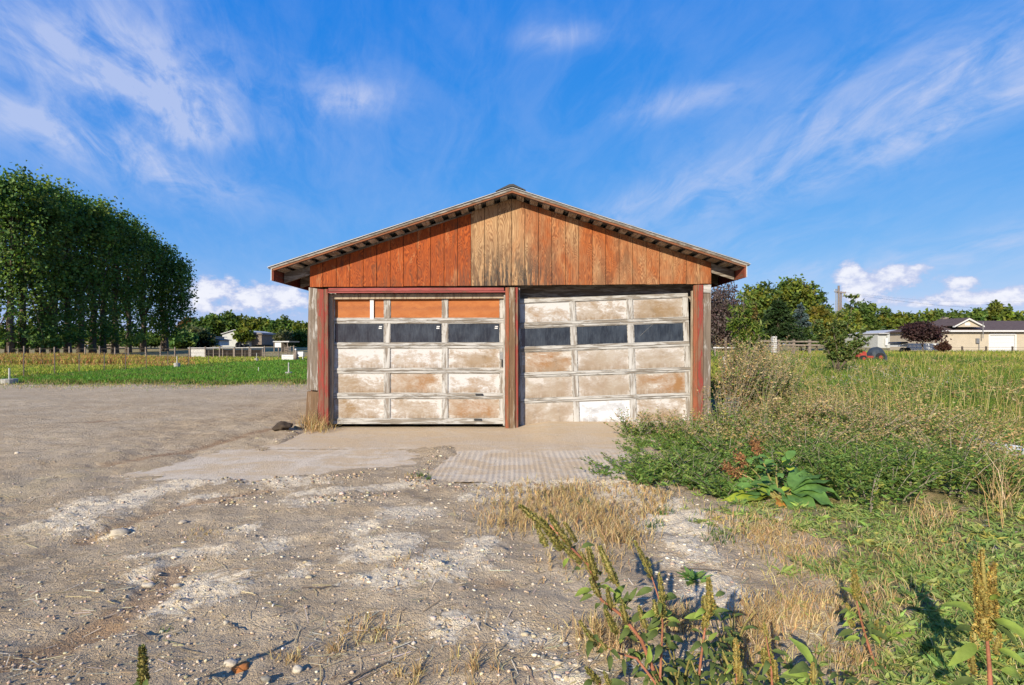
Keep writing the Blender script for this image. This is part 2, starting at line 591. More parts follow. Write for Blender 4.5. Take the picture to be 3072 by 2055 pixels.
def plank_mat():
    """rotary-cut plywood with an orange stain that is washed out in the middle of the gable"""
    m, N = newmat('stained_plywood')
    pos, vec = coords(N)
    sx, sy, sz = N.n('ShaderNodeSeparateXYZ', i0=pos).outputs
    rnd = N.n('ShaderNodeObjectInfo').outputs['Random']
    st = N.vm('MULTIPLY', vec, (7.5, 1.0, 1.5))
    contour = N.noise(st, 1.0, 2.6, 0.42, 0.5)
    rings = N.m('SINE', N.m('MULTIPLY', contour, 150.0))
    fine = N.noise(N.vm('MULTIPLY', vec, (90, 20, 4)), 1.0, 4.0, 0.65)
    fine2 = N.noise(N.vm('MULTIPLY', vec, (7, 3, 2)), 1.0, 4.0, 0.65)
    g = N.m('ADD', N.m('MULTIPLY', rings, N.m('MULTIPLY', N.step(fine2, 0.28, 0.6), 0.40)), N.m('MULTIPLY', N.m('SUBTRACT', fine, 0.5), 1.3))
    # stain
    wash = N.m('MULTIPLY', N.m('MULTIPLY', N.step(sx, -0.632, -0.622), N.m('SUBTRACT', 1.0, N.step(sx, -0.1, 0.75))), 0.90)
    right = N.m('MULTIPLY', N.step(sx, -0.632, -0.622), 0.40)
    blot = N.noise(N.vm('MULTIPLY', pos, (3.2, 1, 1.3)), 1.0, 6.0, 0.66, 0.5)
    wf = N.m('ADD', N.m('MAXIMUM', wash, right), N.m('MULTIPLY', N.m('SUBTRACT', blot, 0.5), 1.5))
    wf = N.m('ADD', wf, N.m('MULTIPLY', N.m('SUBTRACT', rnd, 0.5), 0.14))
    stain = N.mix(N.step(g, -0.55, 0.55), (0.15, 0.026, 0.005), (0.36, 0.080, 0.013))
    stain = N.mix(N.m('MULTIPLY', N.step(sx, -0.5, 1.2), 0.55), stain, N.mix(N.step(g, -0.5, 0.5), (0.19, 0.058, 0.019), (0.36, 0.125, 0.035)))
    bare = N.mix(N.step(g, -0.55, 0.5), (0.21, 0.11, 0.05), (0.42, 0.265, 0.135))
    c = N.mix(N.step(wf, 0.12, 0.85), stain, bare)
    # grey-black weathering rising from the lower edge, strongest at the middle
    mid = N.m('EXPONENT', N.m('MULTIPLY', N.m('POWER', N.m('ABSOLUTE', N.m('DIVIDE', N.m('ADD', sx, 0.05), 0.75)), 2.0), -1.0))
    low = N.m('SUBTRACT', 1.0, N.step(sz, 2.15, 2.95))
    streak = N.noise(N.vm('MULTIPLY', vec, (22, 5, 2.2)), 1.0, 5.0, 0.7)
    bk = N.m('MULTIPLY', N.m('MULTIPLY', low, N.m('ADD', N.m('MULTIPLY', mid, 1.25), 0.10)), N.step(streak, 0.36, 0.56))
    c = N.mix(N.m('MULTIPLY', bk, 0.9), c, (0.06, 0.046, 0.035))
    aged = N.noise(N.vm('MULTIPLY', pos, (5.5, 1, 1.6)), 1.0, 6.0, 0.7, 0.8)
    c = N.mix(N.m('MULTIPLY', N.step(aged, 0.50, 0.66), 0.55), c, (0.10, 0.042, 0.02))
    c = N.mix(N.m('MULTIPLY', N.step(aged, 0.44, 0.32), 0.45), c, (0.40, 0.20, 0.085))
    knots = N.noise(N.vm('MULTIPLY', vec, (9, 3, 6)), 1.0, 2.0)
    c = N.mix(N.m('MULTIPLY', N.step(knots, 0.70, 0.78), 0.6), c, (0.12, 0.045, 0.02))
    return finish(m, N, c, 0.75, g, 0.25, 0.004, 0.2)


def panel_mat(name, tan, tan2, white, amount, streaky=1.0):
    """hardboard panel with peeling whitewash"""
    m, N = newmat(name)
    pos, vec = coords(N)
    a = N.noise(N.vm('MULTIPLY', vec, (2.6, 2.0, 4.5)), 1.0, 7.0, 0.66, 0.7)
    b = N.noise(N.vm('MULTIPLY', vec, (14, 9, 30)), 1.0, 5.0, 0.7, 0.8)
    t = N.noise(N.vm('MULTIPLY', vec, (3.0, 2.0, 3.5)), 1.0, 4.0, 0.6)
    d = N.noise(N.vm('MULTIPLY', vec, (7.0, 2.0, 3.0)), 1.0, 5.0, 0.65)
    gq = N.n('ShaderNodeTexCoord').outputs['Generated']
    ex, ey, ez = N.n('ShaderNodeSeparateXYZ', i0=gq).outputs
    exx = N.m('POWER', N.m('ABSOLUTE', N.m('MULTIPLY', N.m('SUBTRACT', ex, 0.5), 2.0)), 4.0)
    ezz = N.m('POWER', ez, 3.0)
    edge = N.m('MULTIPLY', N.m('MAXIMUM', exx, ezz), 0.13)
    f = N.m('ADD', N.m('ADD', N.m('MULTIPLY', a, 0.66), N.m('MULTIPLY', b, 0.34 * streaky)), N.m('SUBTRACT', edge, 0.035))
    base = N.mix(N.step(t, 0.36, 0.66), tan, tan2)
    base = N.mix(N.m('MULTIPLY', N.step(d, 0.56, 0.74), 0.45), base, tuple(x * 0.45 for x in tan2))
    haze = N.mix(N.m('MULTIPLY', N.step(f, amount - 0.16, amount + 0.05), 0.55), base, white)
    c = N.mix(N.step(f, amount, amount + 0.05), haze, white)
    drip = N.noise(N.vm('MULTIPLY', vec, (26, 9, 1.6)), 1.0, 4.0, 0.6)
    c = N.mix(N.m('MULTIPLY', N.m('SUBTRACT', 1.0, N.step(ez, 0.0, 0.38)), N.m('MULTIPLY', N.step(drip, 0.38, 0.62), 0.75)), c, (0.20, 0.145, 0.095))
    sp = N.noise(vec, 75.0, 3.0, 0.7)
    c = N.mix(N.m('MULTIPLY', N.step(sp, 0.62, 0.74), 0.4), c, tuple(x * 0.5 for x in tan))
    return finish(m, N, c, 0.8, b, 0.3, 0.004, 0.2)


M['plank'] = plank_mat()
M['panel_white'] = panel_mat('whitewashed_panel', (0.30, 0.24, 0.18), (0.26, 0.175, 0.105), (0.46, 0.45, 0.44), 0.48)
M['panel_tan'] = panel_mat('tan_panel', (0.275, 0.215, 0.155), (0.235, 0.16, 0.09), (0.47, 0.45, 0.43), 0.545)
M['panel_brown'] = panel_mat('brown_panel', (0.28, 0.205, 0.14), (0.25, 0.135, 0.06), (0.44, 0.41, 0.37), 0.57)
M['panel_grey'] = panel_mat('greyed_panel', (0.30, 0.25, 0.195), (0.265, 0.205, 0.15), (0.44, 0.415, 0.39), 0.575)
M['panel_bright'] = panel_mat('bright_white_panel', (0.28, 0.28, 0.285), (0.34, 0.34, 0.35), (0.52, 0.535, 0.56), 0.47)


def orange_panel():
    m, N = newmat('orange_hardboard')
    pos, vec = coords(N)
    sx, sy, sz = N.n('ShaderNodeSeparateXYZ', i0=pos).outputs
    n = N.noise(N.vm('MULTIPLY', vec, (4, 4, 9)), 1.0, 6.0, 0.65)
    fn = N.noise(vec, 90.0, 3.0, 0.7)
    band = N.m('EXPONENT', N.m('MULTIPLY', N.m('POWER', N.m('ABSOLUTE', N.m('DIVIDE', N.m('ADD', N.m('SUBTRACT', sz, 1.775), N.m('MULTIPLY', N.m('SUBTRACT', n, 0.5), 0.12)), 0.035)), 2.0), -1.0))
    c = N.mix(N.step(n, 0.3, 0.7), (0.29, 0.085, 0.018), (0.37, 0.13, 0.035))
    c = N.mix(N.m('MULTIPLY', N.m('MULTIPLY', band, N.step(fn, 0.35, 0.6)), 0.6), c, (0.20, 0.065, 0.03))
    return finish(m, N, c, 0.7, fn, 0.2, 0.003)


M['panel_orange'] = orange_panel()


def glass_mat():
    m, N = newmat('dusty_dark_glass')
    pos, vec = coords(N)
    n = N.noise(N.vm('MULTIPLY', vec, (6, 6, 3)), 1.0, 5.0, 0.65)
    s = N.noise(N.vm('MULTIPLY', vec, (45, 45, 6)), 1.0, 5.0, 0.75)
    sp = N.noise(vec, 60.0, 2.0, 0.8)
    c = N.mix(N.step(n, 0.3, 0.7), (0.008, 0.012, 0.018), (0.032, 0.042, 0.055))
    c = N.mix(N.m('MULTIPLY', N.step(s, 0.44, 0.70), 0.16), c, (0.16, 0.18, 0.20))
    c = N.mix(N.m('MULTIPLY', N.step(sp, 0.72, 0.78), 0.6), c, (0.35, 0.36, 0.36))
    r = N.m('ADD', 0.05, N.m('MULTIPLY', s, 0.16))
    return finish(m, N, c, r, None, spec=0.5)


M['glass'] = glass_mat()

# ------------------------------------------------------------------ ground: one sheet to the horizon
def poly_mask(x, y, poly):
    """signed-ish inside test for a ground polygon"""
    x, y = np.asarray(x), np.asarray(y)
    ins = np.zeros(x.shape, bool)
    n = len(poly)
    for i in range(n):
        (x0, y0), (x1, y1) = poly[i], poly[(i + 1) % n]
        c = ((y0 > y) != (y1 > y)) & (x < (x1 - x0) * (y - y0) / (y1 - y0 + 1e-12) + x0)
        ins ^= c
    return ins


def gpoly(pts):
    return [G(u, v) for u, v in pts]


RIB = [(-0.82, 4.62), (-0.80, 6.62), (1.62, 6.62), (1.55, 4.55)]          # ribbed slab
APR = [(-3.02, 6.12), (-3.05, 8.05), (3.1, 8.05), (3.1, 6.12)]            # threshold slab, both bays
LSL = [(-3.9, 4.75), (-3.3, 6.7), (-0.86, 6.7), (-0.86, 4.9), (-2.4, 4.5)]


def edge_in(x, y, poly, d):
    """0 outside, rising to 1 at distance d inside a convex-ish polygon"""
    ins = poly_mask(x, y, poly)
    best = np.full(x.shape, 1e9)
    n = len(poly)
    for i in range(n):
        (x0, y0), (x1, y1) = poly[i], poly[(i + 1) % n]
        ex, ey = x1 - x0, y1 - y0
        t = np.clip(((x - x0) * ex + (y - y0) * ey) / (ex * ex + ey * ey), 0, 1)
        best = np.minimum(best, np.hypot(x - x0 - t * ex, y - y0 - t * ey))
    return np.where(ins, np.clip(best / d, 0, 1), 0)


def graded(a, b, step, lo, hi, grow=1.12):
    mid = list(np.arange(a, b + 1e-6, step))
    out, s = [], step
    x = mid[-1]
    while x < hi:
        s = min(s * grow, 60)
        x += s
        out.append(x)
    pre, s, x = [], step, mid[0]
    while x > lo:
        s = min(s * grow, 60)
        x -= s
        pre.append(x)
    return np.array(pre[::-1] + mid + out)


gx_ = graded(-4.8, 4.2, 0.03, -900, 900)
gy_ = np.concatenate([graded(1.1, 4.0, 0.02, -60, 3.9), graded(4.05, 9.0, 0.035, 4.06, 1500)])
gy_ = np.unique(np.round(gy_, 5))
XX, YY = np.meshgrid(gx_, gy_)


def blobs_px(x, y, lst):
    s = np.zeros(x.shape)
    for u, v, ru, rv, a in lst:
        cx, cy = G(u, v)
        rx = ru / F * cy
        ry = HC * F / (v - V0) ** 2 * rv
        s = np.maximum(s, a * np.exp(-(((x - cx) / rx) ** 2 + ((y - cy) / ry) ** 2)))
    return s


PALE = [(560, 1760, 190, 70, 1), (480, 1700, 90, 50, .8), (300, 1510, 130, 45, .9), (230, 1570, 70, 25, .8), (620, 1490, 100, 28, .7), (860, 1440, 200, 24, .6),
        (1150, 1640, 130, 55, .95), (1330, 1690, 110, 50, .95), (1180, 1730, 130, 45, .8), (1080, 1570, 90, 30, .7), (1440, 1650, 80, 60, .8), (1600, 1440, 90, 24, .9),
        (1340, 1870, 90, 50, .7), (1230, 1530, 110, 30, .75), (2010, 1560, 150, 45, 1), (2080, 1640, 70, 60, .9), (2150, 1760, 110, 70, 1), (1970, 1510, 90, 30, .9), (1700, 2000, 90, 60, .8),
        (1550, 1890, 70, 45, .7), (340, 1580, 80, 18, .8), (820, 1620, 90, 30, .6), (720, 1580, 70, 24, .6), (1480, 1480, 130, 26, .8), (2020, 1680, 60, 40, .6), (920, 1500, 140, 18, .6),
        (900, 1700, 60, 30, .6), (1900, 1480, 120, 26, .9), (1650, 1900, 80, 40, .6)]
CLAY = [(640, 1495, 90, 14, 1), (470, 1520, 60, 14, .6), (300, 1860, 120, 40, 1), (180, 1920, 100, 40, .9), (420, 1790, 60, 24, .7), (700, 1360, 180, 14, .6), (480, 1345, 90, 10, .5), (1480, 1745, 110, 30, .6),
        (310, 1260, 40, 10, .9), (1450, 1310, 260, 14, .5), (1980, 1650, 60, 30, .4), (2060, 1840, 60, 40, .3)]
STRAW = [(1640, 1530, 200, 50, 1), (1760, 1580, 120, 60, .9), (1900, 1520, 70, 60, .5), (2300, 1600, 120, 50, .9), (1840, 1950, 180, 90, .8), (2450, 1850, 160, 120, .8), (100, 1450, 160, 120, .7), (60, 1600, 120, 80, .6),
         (450, 1400, 250, 40, .5), (1150, 1900, 180, 50, .6), (700, 1720, 120, 40, .3), (2700, 1650, 200, 100, .5), (300, 1700, 260, 60, .4)]

def lines_px(x, y, lst):
    """soft bands along photo polylines laid on the ground"""
    s = np.zeros(x.shape)
    for pts, w, a in lst:
        g_ = [G(u, v) for u, v in pts]
        best = np.full(x.shape, 1e9)
        for (x0, y0), (x1, y1) in zip(g_[:-1], g_[1:]):
            ex, ey = x1 - x0, y1 - y0
            t = np.clip(((x - x0) * ex + (y - y0) * ey) / (ex * ex + ey * ey), 0, 1)
            best = np.minimum(best, np.hypot(x - x0 - t * ex, y - y0 - t * ey))
        s = np.maximum(s, a * np.exp(-(best / w) ** 2))
    return s


RUTS = [([(60, 1960), (260, 1870), (420, 1780), (520, 1690)], .13, .9), ([(250, 1600), (420, 1540), (560, 1500), (800, 1460)], .10, .7), ([(330, 1385), (560, 1345), (760, 1295), (900, 1268)], .16, .7),
        ([(40, 1330), (400, 1300), (800, 1255)], .16, .4), ([(880, 1310), (760, 1370), (640, 1420)], .05, .6)]
PSTR = [([(640, 1440), (820, 1380), (1000, 1335)], .16, .7), ([(160, 1560), (330, 1500), (560, 1440)], .2, .75), ([(880, 1480), (1100, 1460), (1250, 1440)], .12, .6), ([(1450, 1440), (1620, 1432), (1900, 1455)], .12, .8), ([(380, 1660), (600, 1640), (800, 1630)], .1, .5)]
near = sm(60, 25, YY)
hn = (fbm(XX, YY, 0.7, 1, 3) - 0.5) * 0.09 + (fbm(XX, YY, 4.0, 5, 4) - 0.5) * 0.055
lump = np.maximum(fbm(XX, YY, 14.0, 9, 3) - 0.49, 0) * 0.07 + (fbm(XX, YY, 30.0, 13, 2) - 0.5) * 0.020
pale = blobs_px(XX, YY, PALE)
clay = np.maximum(blobs_px(XX, YY, CLAY), lines_px(XX, YY, RUTS))
straw = blobs_px(XX, YY, STRAW)
pale = np.where(YY < 1.2, 0, np.maximum(pale, lines_px(XX, YY, PSTR)))
H = terrain(XX, YY) + near * (hn + lump * (0.4 + 0.9 * pale) + 0.022 * pale * (fbm(XX, YY, 6, 21, 3)) - 0.035 * clay)
slab = np.maximum(np.maximum(edge_in(XX, YY, RIB, 0.30), edge_in(XX, YY, APR, 0.30)), edge_in(XX, YY, LSL, 0.9))
slab = np.clip(slab * (1 + 1.5 * (fbm(XX, YY, 1.6, 31, 4) - 0.42)) - 0.9 * np.clip(0.60 - fbm(XX, YY, 1.3, 35, 5), 0, 1) * (YY < 6.9), 0, 1)
H = H * (1 - 0.75 * slab) - 0.085 * slab - 0.02
# flatten below the garage
inside = sm(7.6, 8.2, YY) * sm(14.8, 14.2, YY) * sm(3.4, 3.1, np.abs(XX))
H = H * (1 - inside) - 0.12 * inside
# lawn and field masks
def EDGE(x):
    return 16.7 + (fbm(x, 0 * x, 0.45, 41, 3) - 0.5) * 2.0 + (fbm(x, 0 * x + 7, 1.9, 43, 3) - 0.5) * 1.6


edge_y = EDGE(XX)
lawn = sm(-0.5, 0.9, YY - edge_y) * sm(-1.0, -3.0, XX)
fieldx = 1.9 + (fbm(YY, 0 * XX, 0.9, 45, 3) - 0.5) * 0.9
field = sm(0.0, 0.8, XX - np.interp(YY, [1, 2.5, 4, 5, 6.5, 7.5, 9, 20], [1.4, 1.45, 1.7, 1.6, 1.7, 2.2, 3.0, 3.0])) * sm(1.0, 1.6, YY)
far = sm(15, 17, YY)
grass = np.clip(np.maximum(np.maximum(lawn, field), far), 0, 1)
V = np.stack([XX, YY, H], -1).reshape(-1, 3)
ny, nx = XX.shape
idx = np.arange(nx * ny).reshape(ny, nx)
Q = np.stack([idx[:-1, :-1], idx[:-1, 1:], idx[1:, 1:], idx[1:, :-1]], -1).reshape(-1, 4)
C = np.stack([grass, pale, straw, clay], -1).reshape(-1, 4)


def ground_z(x, y):
    """height of the modelled ground under points"""
    x, y = np.asarray(x, float), np.asarray(y, float)
    i = np.clip(np.searchsorted(gx_, x), 1, nx - 1)
    j = np.clip(np.searchsorted(gy_, y), 1, ny - 1)
    fx = (x - gx_[i - 1]) / (gx_[i] - gx_[i - 1])
    fy = (y - gy_[j - 1]) / (gy_[j] - gy_[j - 1])
    return (H[j - 1, i - 1] * (1 - fx) + H[j - 1, i] * fx) * (1 - fy) + (H[j, i - 1] * (1 - fx) + H[j, i] * fx) * fy


def ground_mat():
    m, N = newmat('dry_dirt')
    at = N.n('ShaderNodeAttribute', {'attribute_name': 'Col'})
    gr, pl, stw = N.n('ShaderNodeSeparateColor', Color=at.outputs['Color']).outputs
    cl = at.outputs['Alpha']
    pos, _ = coords(N, False)
    n1 = N.noise(pos, 1.1, 5.0, 0.6)
    n2 = N.noise(pos, 6.0, 6.0, 0.65)
    n3 = N.noise(pos, 38.0, 4.0, 0.7)
    n4 = N.noise(pos, 150.0, 3.0, 0.7)
    c = N.mix(N.step(n1, 0.35, 0.66), (0.45, 0.345, 0.222), (0.54, 0.43, 0.29))
    c = N.mix(N.m('MULTIPLY', N.step(n2, 0.42, 0.64), 0.5), c, (0.36, 0.265, 0.16))
    # far dirt: long trodden streaks
    st1 = N.noise(N.vm('MULTIPLY', pos, (0.55, 2.2, 1)), 1.0, 6.0, 0.7, 0.8)
    c = N.mix(N.m('MULTIPLY', N.step(st1, 0.50, 0.66), 0.5), c, (0.38, 0.275, 0.165))
    c = N.mix(N.m('MULTIPLY', N.step(st1, 0.46, 0.34), 0.45), c, (0.56, 0.45, 0.31))
    # chalky crust
    pf = N.m('ADD', pl, N.m('ADD', N.m('MULTIPLY', N.m('SUBTRACT', n2, 0.5), 1.5), N.m('MULTIPLY', N.m('SUBTRACT', n3, 0.5), 0.9)))
    c = N.mix(N.m('MULTIPLY', N.step(pf, 0.26, 0.60), 0.92), c, N.mix(N.step(n3, 0.35, 0.6), (0.66, 0.54, 0.375), (0.80, 0.69, 0.51)))
    cf = N.m('ADD', cl, N.m('MULTIPLY', N.m('SUBTRACT', n2, 0.5), 1.0))
    c = N.mix(N.m('MULTIPLY', N.step(cf, 0.35, 0.75), 0.8), c, (0.34, 0.215, 0.12))
    # trodden straw
    sv = N.noise(N.vm('MULTIPLY', pos, (70, 220, 60)), 1.0, 3.0, 0.6, 1.2)
    sf = N.m('ADD', N.m('MULTIPLY', stw, 0.9), N.m('MULTIPLY', N.m('SUBTRACT', n2, 0.5), 1.1))
    c = N.mix(N.m('MULTIPLY', N.step(sf, 0.3, 0.7), N.m('ADD', 0.35, N.m('MULTIPLY', N.step(sv, 0.45, 0.6), 0.5))), c, (0.54, 0.43, 0.26))
    # grit
    c = N.mix(N.m('MULTIPLY', N.step(n4, 0.60, 0.72), 0.42), c, (0.25, 0.19, 0.125))
    c = N.mix(N.m('MULTIPLY', N.step(n4, 0.40, 0.30), 0.45), c, (0.66, 0.57, 0.44))
    vor = N.n('ShaderNodeTexVoronoi', {'feature': 'DISTANCE_TO_EDGE'}, Vector=pos, Scale=9.0)
    crack = N.m('SUBTRACT', 1.0, N.step(vor.outputs[0], 0.0, 0.03))
    c = N.mix(N.m('MULTIPLY', N.m('MULTIPLY', crack, N.step(n1, 0.56, 0.66)), 0.35), c, (0.20, 0.15, 0.10))
    # soil below the grass
    gn = N.mix(N.step(n2, 0.35, 0.65), (0.17, 0.155, 0.06), (0.36, 0.28, 0.15))
    c = N.mix(N.step(N.m('ADD', gr, N.m('MULTIPLY', N.m('SUBTRACT', n2, 0.5), 0.8)), 0.35, 0.7), c, gn)
    h = N.m('ADD', N.m('MULTIPLY', n3, 0.6), N.m('ADD', N.m('MULTIPLY', n4, 0.35), N.m('MULTIPLY', n2, 0.8)))
    h = N.m('SUBTRACT', h, N.m('MULTIPLY', N.m('MULTIPLY', crack, N.step(n1, 0.56, 0.66)), 0.12))
    return finish(m, N, c, 0.95, h, 1.0, 0.042, 0.1)


ground = npmesh('ground', V, Q, ground_mat(), None, C, smooth=True)
tag(ground, kind='structure')


# ---- concrete in front of the doors
def slab_mat():
    m, N = newmat('dusty_concrete')
    pos, _ = coords(N, False)
    n1 = N.noise(pos, 1.6, 5.0, 0.6)
    n2 = N.noise(N.vm('MULTIPLY', pos, (9, 3.5, 9)), 1.0, 6.0, 0.65)
    n3 = N.noise(pos, 60.0, 4.0, 0.7)
    sx, sy, sz = N.n('ShaderNodeSeparateXYZ', i0=pos).outputs
    c = N.mix(N.step(n2, 0.32, 0.66), (0.52, 0.435, 0.32), (0.60, 0.51, 0.385))
    dust = N.m('ADD', N.step(sy, 5.7, 6.6), N.m('MULTIPLY', N.m('SUBTRACT', n1, 0.5), 2.4))
    c = N.mix(N.m('MULTIPLY', N.step(dust, 0.25, 0.85), 0.85), c, (0.50, 0.395, 0.27))
    dirt2 = N.noise(N.vm('MULTIPLY', pos, (1.6, 3.0, 1)), 1.0, 6.0, 0.7, 0.6)
    c = N.mix(N.m('MULTIPLY', N.step(dirt2, 0.42, 0.58), 0.85), c, (0.51, 0.385, 0.24))
    c = N.mix(N.m('MULTIPLY', N.step(n3, 0.58, 0.72), 0.55), c, (0.27, 0.22, 0.16))
    n5 = N.noise(pos, 22.0, 5.0, 0.75)
    c = N.mix(N.m('MULTIPLY', N.step(n5, 0.54, 0.68), 0.5), c, (0.36, 0.285, 0.19))
    c = N.mix(N.m('MULTIPLY', N.step(n5, 0.44, 0.30), 0.4), c, (0.64, 0.57, 0.46))
    return finish(m, N, c, 0.95, N.m('ADD', n3, N.m('MULTIPLY', N.m('ADD', n2, n5), 0.8)), 0.6, 0.014, 0.1)


M['slab'] = slab_mat()


def slab_sheet(name, poly, zfun, step=0.02):
    xs = np.arange(min(p[0] for p in poly), max(p[0] for p in poly) + step, step)
    ys = np.arange(min(p[1] for p in poly), max(p[1] for p in poly) + step * 3, step * 3)
    X, Y = np.meshgrid(xs, ys)
    Z = zfun(X, Y)
    n_y, n_x = X.shape
    ii = np.arange(n_x * n_y).reshape(n_y, n_x)
    q = np.stack([ii[:-1, :-1], ii[:-1, 1:], ii[1:, 1:], ii[1:, :-1]], -1).reshape(-1, 4)
    cx, cy = X.ravel()[q].mean(1), Y.ravel()[q].mean(1)
    keep = poly_mask(cx, cy, poly)
    o = npmesh(name, np.stack([X, Y, Z], -1).reshape(-1, 3), q[keep], M['slab'], None, None, smooth=True)
    return tag(o, kind='structure')


def apron_z(X, Y):
    z = -0.045 + 0.06 * sm(0.1, 0.6, X) * sm(6.0, 8.0, Y) + (fbm(X, Y, 2, 51, 3) - 0.5) * 0.012
    return z - 0.035 * sm(7.6, 8.0, Y) * sm(0.12, 0.0, X)


slab_sheet('threshold_slab', APR, apron_z, 0.04)
ribw = lambda X: np.sin((X + 0.02 * np.sin(X * 7)) * 2 * np.pi / 0.056)
slab_sheet('ribbed_slab', RIB, lambda X, Y: -0.040 + 0.0018 * (0.2 + 1.5 * fbm(X, Y, 1.5, 63, 3)) * ribw(X) * (1 - sm(5.8, 6.2, Y)) - 0.02 * sm(6.3, 6.62, Y) + (fbm(X, Y, 2.5, 55, 3) - 0.5) * 0.012, 0.0093)
slab_sheet('side_slab', LSL, lambda X, Y: -0.048 - 0.02 * sm(6.3, 6.7, Y) + (fbm(X, Y, 2.5, 57, 3) - 0.5) * 0.012 + 0.003 * np.sin((X * 0.8 - Y * 0.6) * 60), 0.03)

# ------------------------------------------------------------------ garage
GY0 = 7.8
garage = empty('garage', (0, GY0, 0), 'weathered two bay wooden garage with orange plywood gable and two paneled doors', 'garage')


def gX(u, y=GY0): return (u - U0) / F * y
def gZ(v, y=GY0): return HC + (V0 - v) / F * y


YR = 7.51                                          # front edge of the roof
RL, RA, RR = (gX(808, YR), gZ(802, YR)), (gX(1536, YR), gZ(564, YR)), (gX(2246, YR), gZ(792, YR))


def roof_z(x):
    return RA[1] + (RL[1] - RA[1]) * (x - RA[0]) / (RL[0] - RA[0]) if x < RA[0] else RA[1] + (RR[1] - RA[1]) * (x - RA[0]) / (RR[0] - RA[0])


BACK = 14.2
# gable siding: one board between each pair of grooves
x = gX(930)
edges = [x]
g = -2.882
while g < gX(2134) - 0.06:
    edges.append(g)
    g += 0.2052
edges.append(gX(2134))
for i in range(len(edges) - 1):
    a, b = edges[i] + (0.004 if i else 0), edges[i + 1] - 0.004
    zb = gZ(861) + (gZ(851) - gZ(861)) * ((a + b) / 2 + 3.07) / 6.1 + random.uniform(-.003, .003)
    top = lambda xx: roof_z(xx) - 0.072
    pts = [(a, zb), (b, zb), (b, top(b))]
    if a < 0 < b: pts.append((0, top(0)))
    pts.append((a, top(a)))
    MB().prism(pts, GY0 - random.uniform(0, .002), GY0 + 0.014).build('siding_plank', M['plank'], garage)
MB().prism([(gX(930) + .004, gZ(859)), (gX(2134) - .004, gZ(849)), (gX(2134) - .004, roof_z(gX(2134)) - .08), (0, roof_z(0) - .08), (gX(930) + .004, roof_z(gX(930)) - .08)], GY0 + 0.0145, GY0 + 0.03).build('gable_backing', M['dark'], garage)
# thin batten under the left rake
zl = lambda xx: roof_z(xx) - 0.074
MB().prism([(gX(930), zl(gX(930)) - .026), (gX(1416), zl(gX(1416)) - .02), (gX(1416), zl(gX(1416))), (gX(930), zl(gX(930)))], GY0 - 0.018, GY0 - 0.0025).build('rake_batten', M['grey_x'], garage)

# roof: sheathing boards, roofing, ridge cap
for side, (ex, ez) in ((-1, RL), (1, RR)):
    L = math.hypot(ex, ez - RA[1])
    dxs, dzs = ex / L, (ez - RA[1]) / L
    nrm = (-dzs * side, dxs * side)                    # pointing up
    n = 0
    s = 0.08
    while s < L - 0.05:
        w = 0.118 + random.uniform(-.012, .012)
        y0 = YR + 0.05 + random.uniform(0, .012)
        p0, p1 = (dxs * s, RA[1] + dzs * s - .046), (dxs * (s + w), RA[1] + dzs * (s + w) - .046)
        q0, q1 = (p0[0] - nrm[0] * .022, p0[1] - nrm[1] * .022), (p1[0] - nrm[0] * .022, p1[1] - nrm[1] * .022)
        pts = [p0, p1, q1, q0]
        if side > 0: pts = pts[::-1]
        MB().prism(pts, y0, BACK).build('sheathing_board', M['grey_y'], garage)
        s += 0.2035 + random.uniform(-.006, .006)
    # roofing
    def layer(o0, o1, y0, y1, s0=0.0, s1=L):
        a = [(dxs * s0 + 0, RA[1] + dzs * s0 + o1), (dxs * s1, RA[1] + dzs * s1 + o1), (dxs * s1, RA[1] + dzs * s1 + o0), (dxs * s0, RA[1] + dzs * s0 + o0)]
        return MB().prism(a if side < 0 else a[::-1], y0, y1)
    layer(-.016, 0.004, YR + 0.004, BACK + .1, 0.0, L + .02).build('roofing', M['shingle'], garage)
    layer(0.005, 0.011, YR - 0.012, BACK + .1, 0.0, L + .03).build('metal_drip_edge', M['tin'], garage)
    layer(0.0115, 0.020, YR + 0.0, BACK + .1, 0.05, L + .01).build('shingle_layer', M['shingle'], garage)
    layer(-.034, -.017, YR, YR + .022, 0.0, L - .03).build('rake_mould', M['grey_x'], garage)
    layer(-.062, -.0355, YR + 0.010, YR + .045, 0.0, L - .04).build('barge_board', M['barge'], garage)
    # rafters and the board closing their ends
    ye = YR + .05
    for k in range(11):
        y = GY0 + 0.02 + k * 0.62
        layer(-.215, -.071, y + (0.016 if k == 0 else 0), y + .05, 0.1 if k else L - .62, L - .075).build('rafter', M['grey_x'], garage)
    fx = ex - side * 0.03
    fz = roof_z(fx)
    b = MB().box((min(fx, fx - side * .022), YR + .02, fz - .205), (max(fx, fx - side * .022), BACK, fz - .02))
    b.build('eave_fascia', M['fascia'], garage)
    t = MB().box((min(fx + side * .003, fx + side * .012), YR + .008, fz - .20), (max(fx + side * .003, fx + side * .012), BACK, fz + .0))
    t.build('gutter_flashing', M['tin'], garage)
MB().prism([(-.24, roof_z(-.24) + .021), (0, RA[1] + .024), (.2, roof_z(.2) + .021), (.2, roof_z(.2) + .032), (0.02, RA[1] + .055), (-.04, RA[1] + .05), (-.24, roof_z(-.24) + .030)], YR - .02, BACK + .1).build('ridge_cap', M['black'], garage)

# side, back and lining walls
MB().box((gX(930) + .004, GY0 + .02, -.15), (gX(930) + .03, BACK - .1, roof_z(gX(930)) - .2)).build('side_wall', M['red_up'], garage)
MB().box((gX(2132) - .03, GY0 + .02, -.15), (gX(2132) - .004, BACK - .1, roof_z(gX(2132)) - .2)).build('side_wall', M['red_up'], garage)
MB().prism([(gX(930) + .05, -.15), (gX(2132) - .05, -.15), (gX(2132) - .05, 2.5), (0, 3.4), (gX(930) + .05, 2.5)], BACK - .1, BACK - .06).build('back_wall', M['dark'], garage)

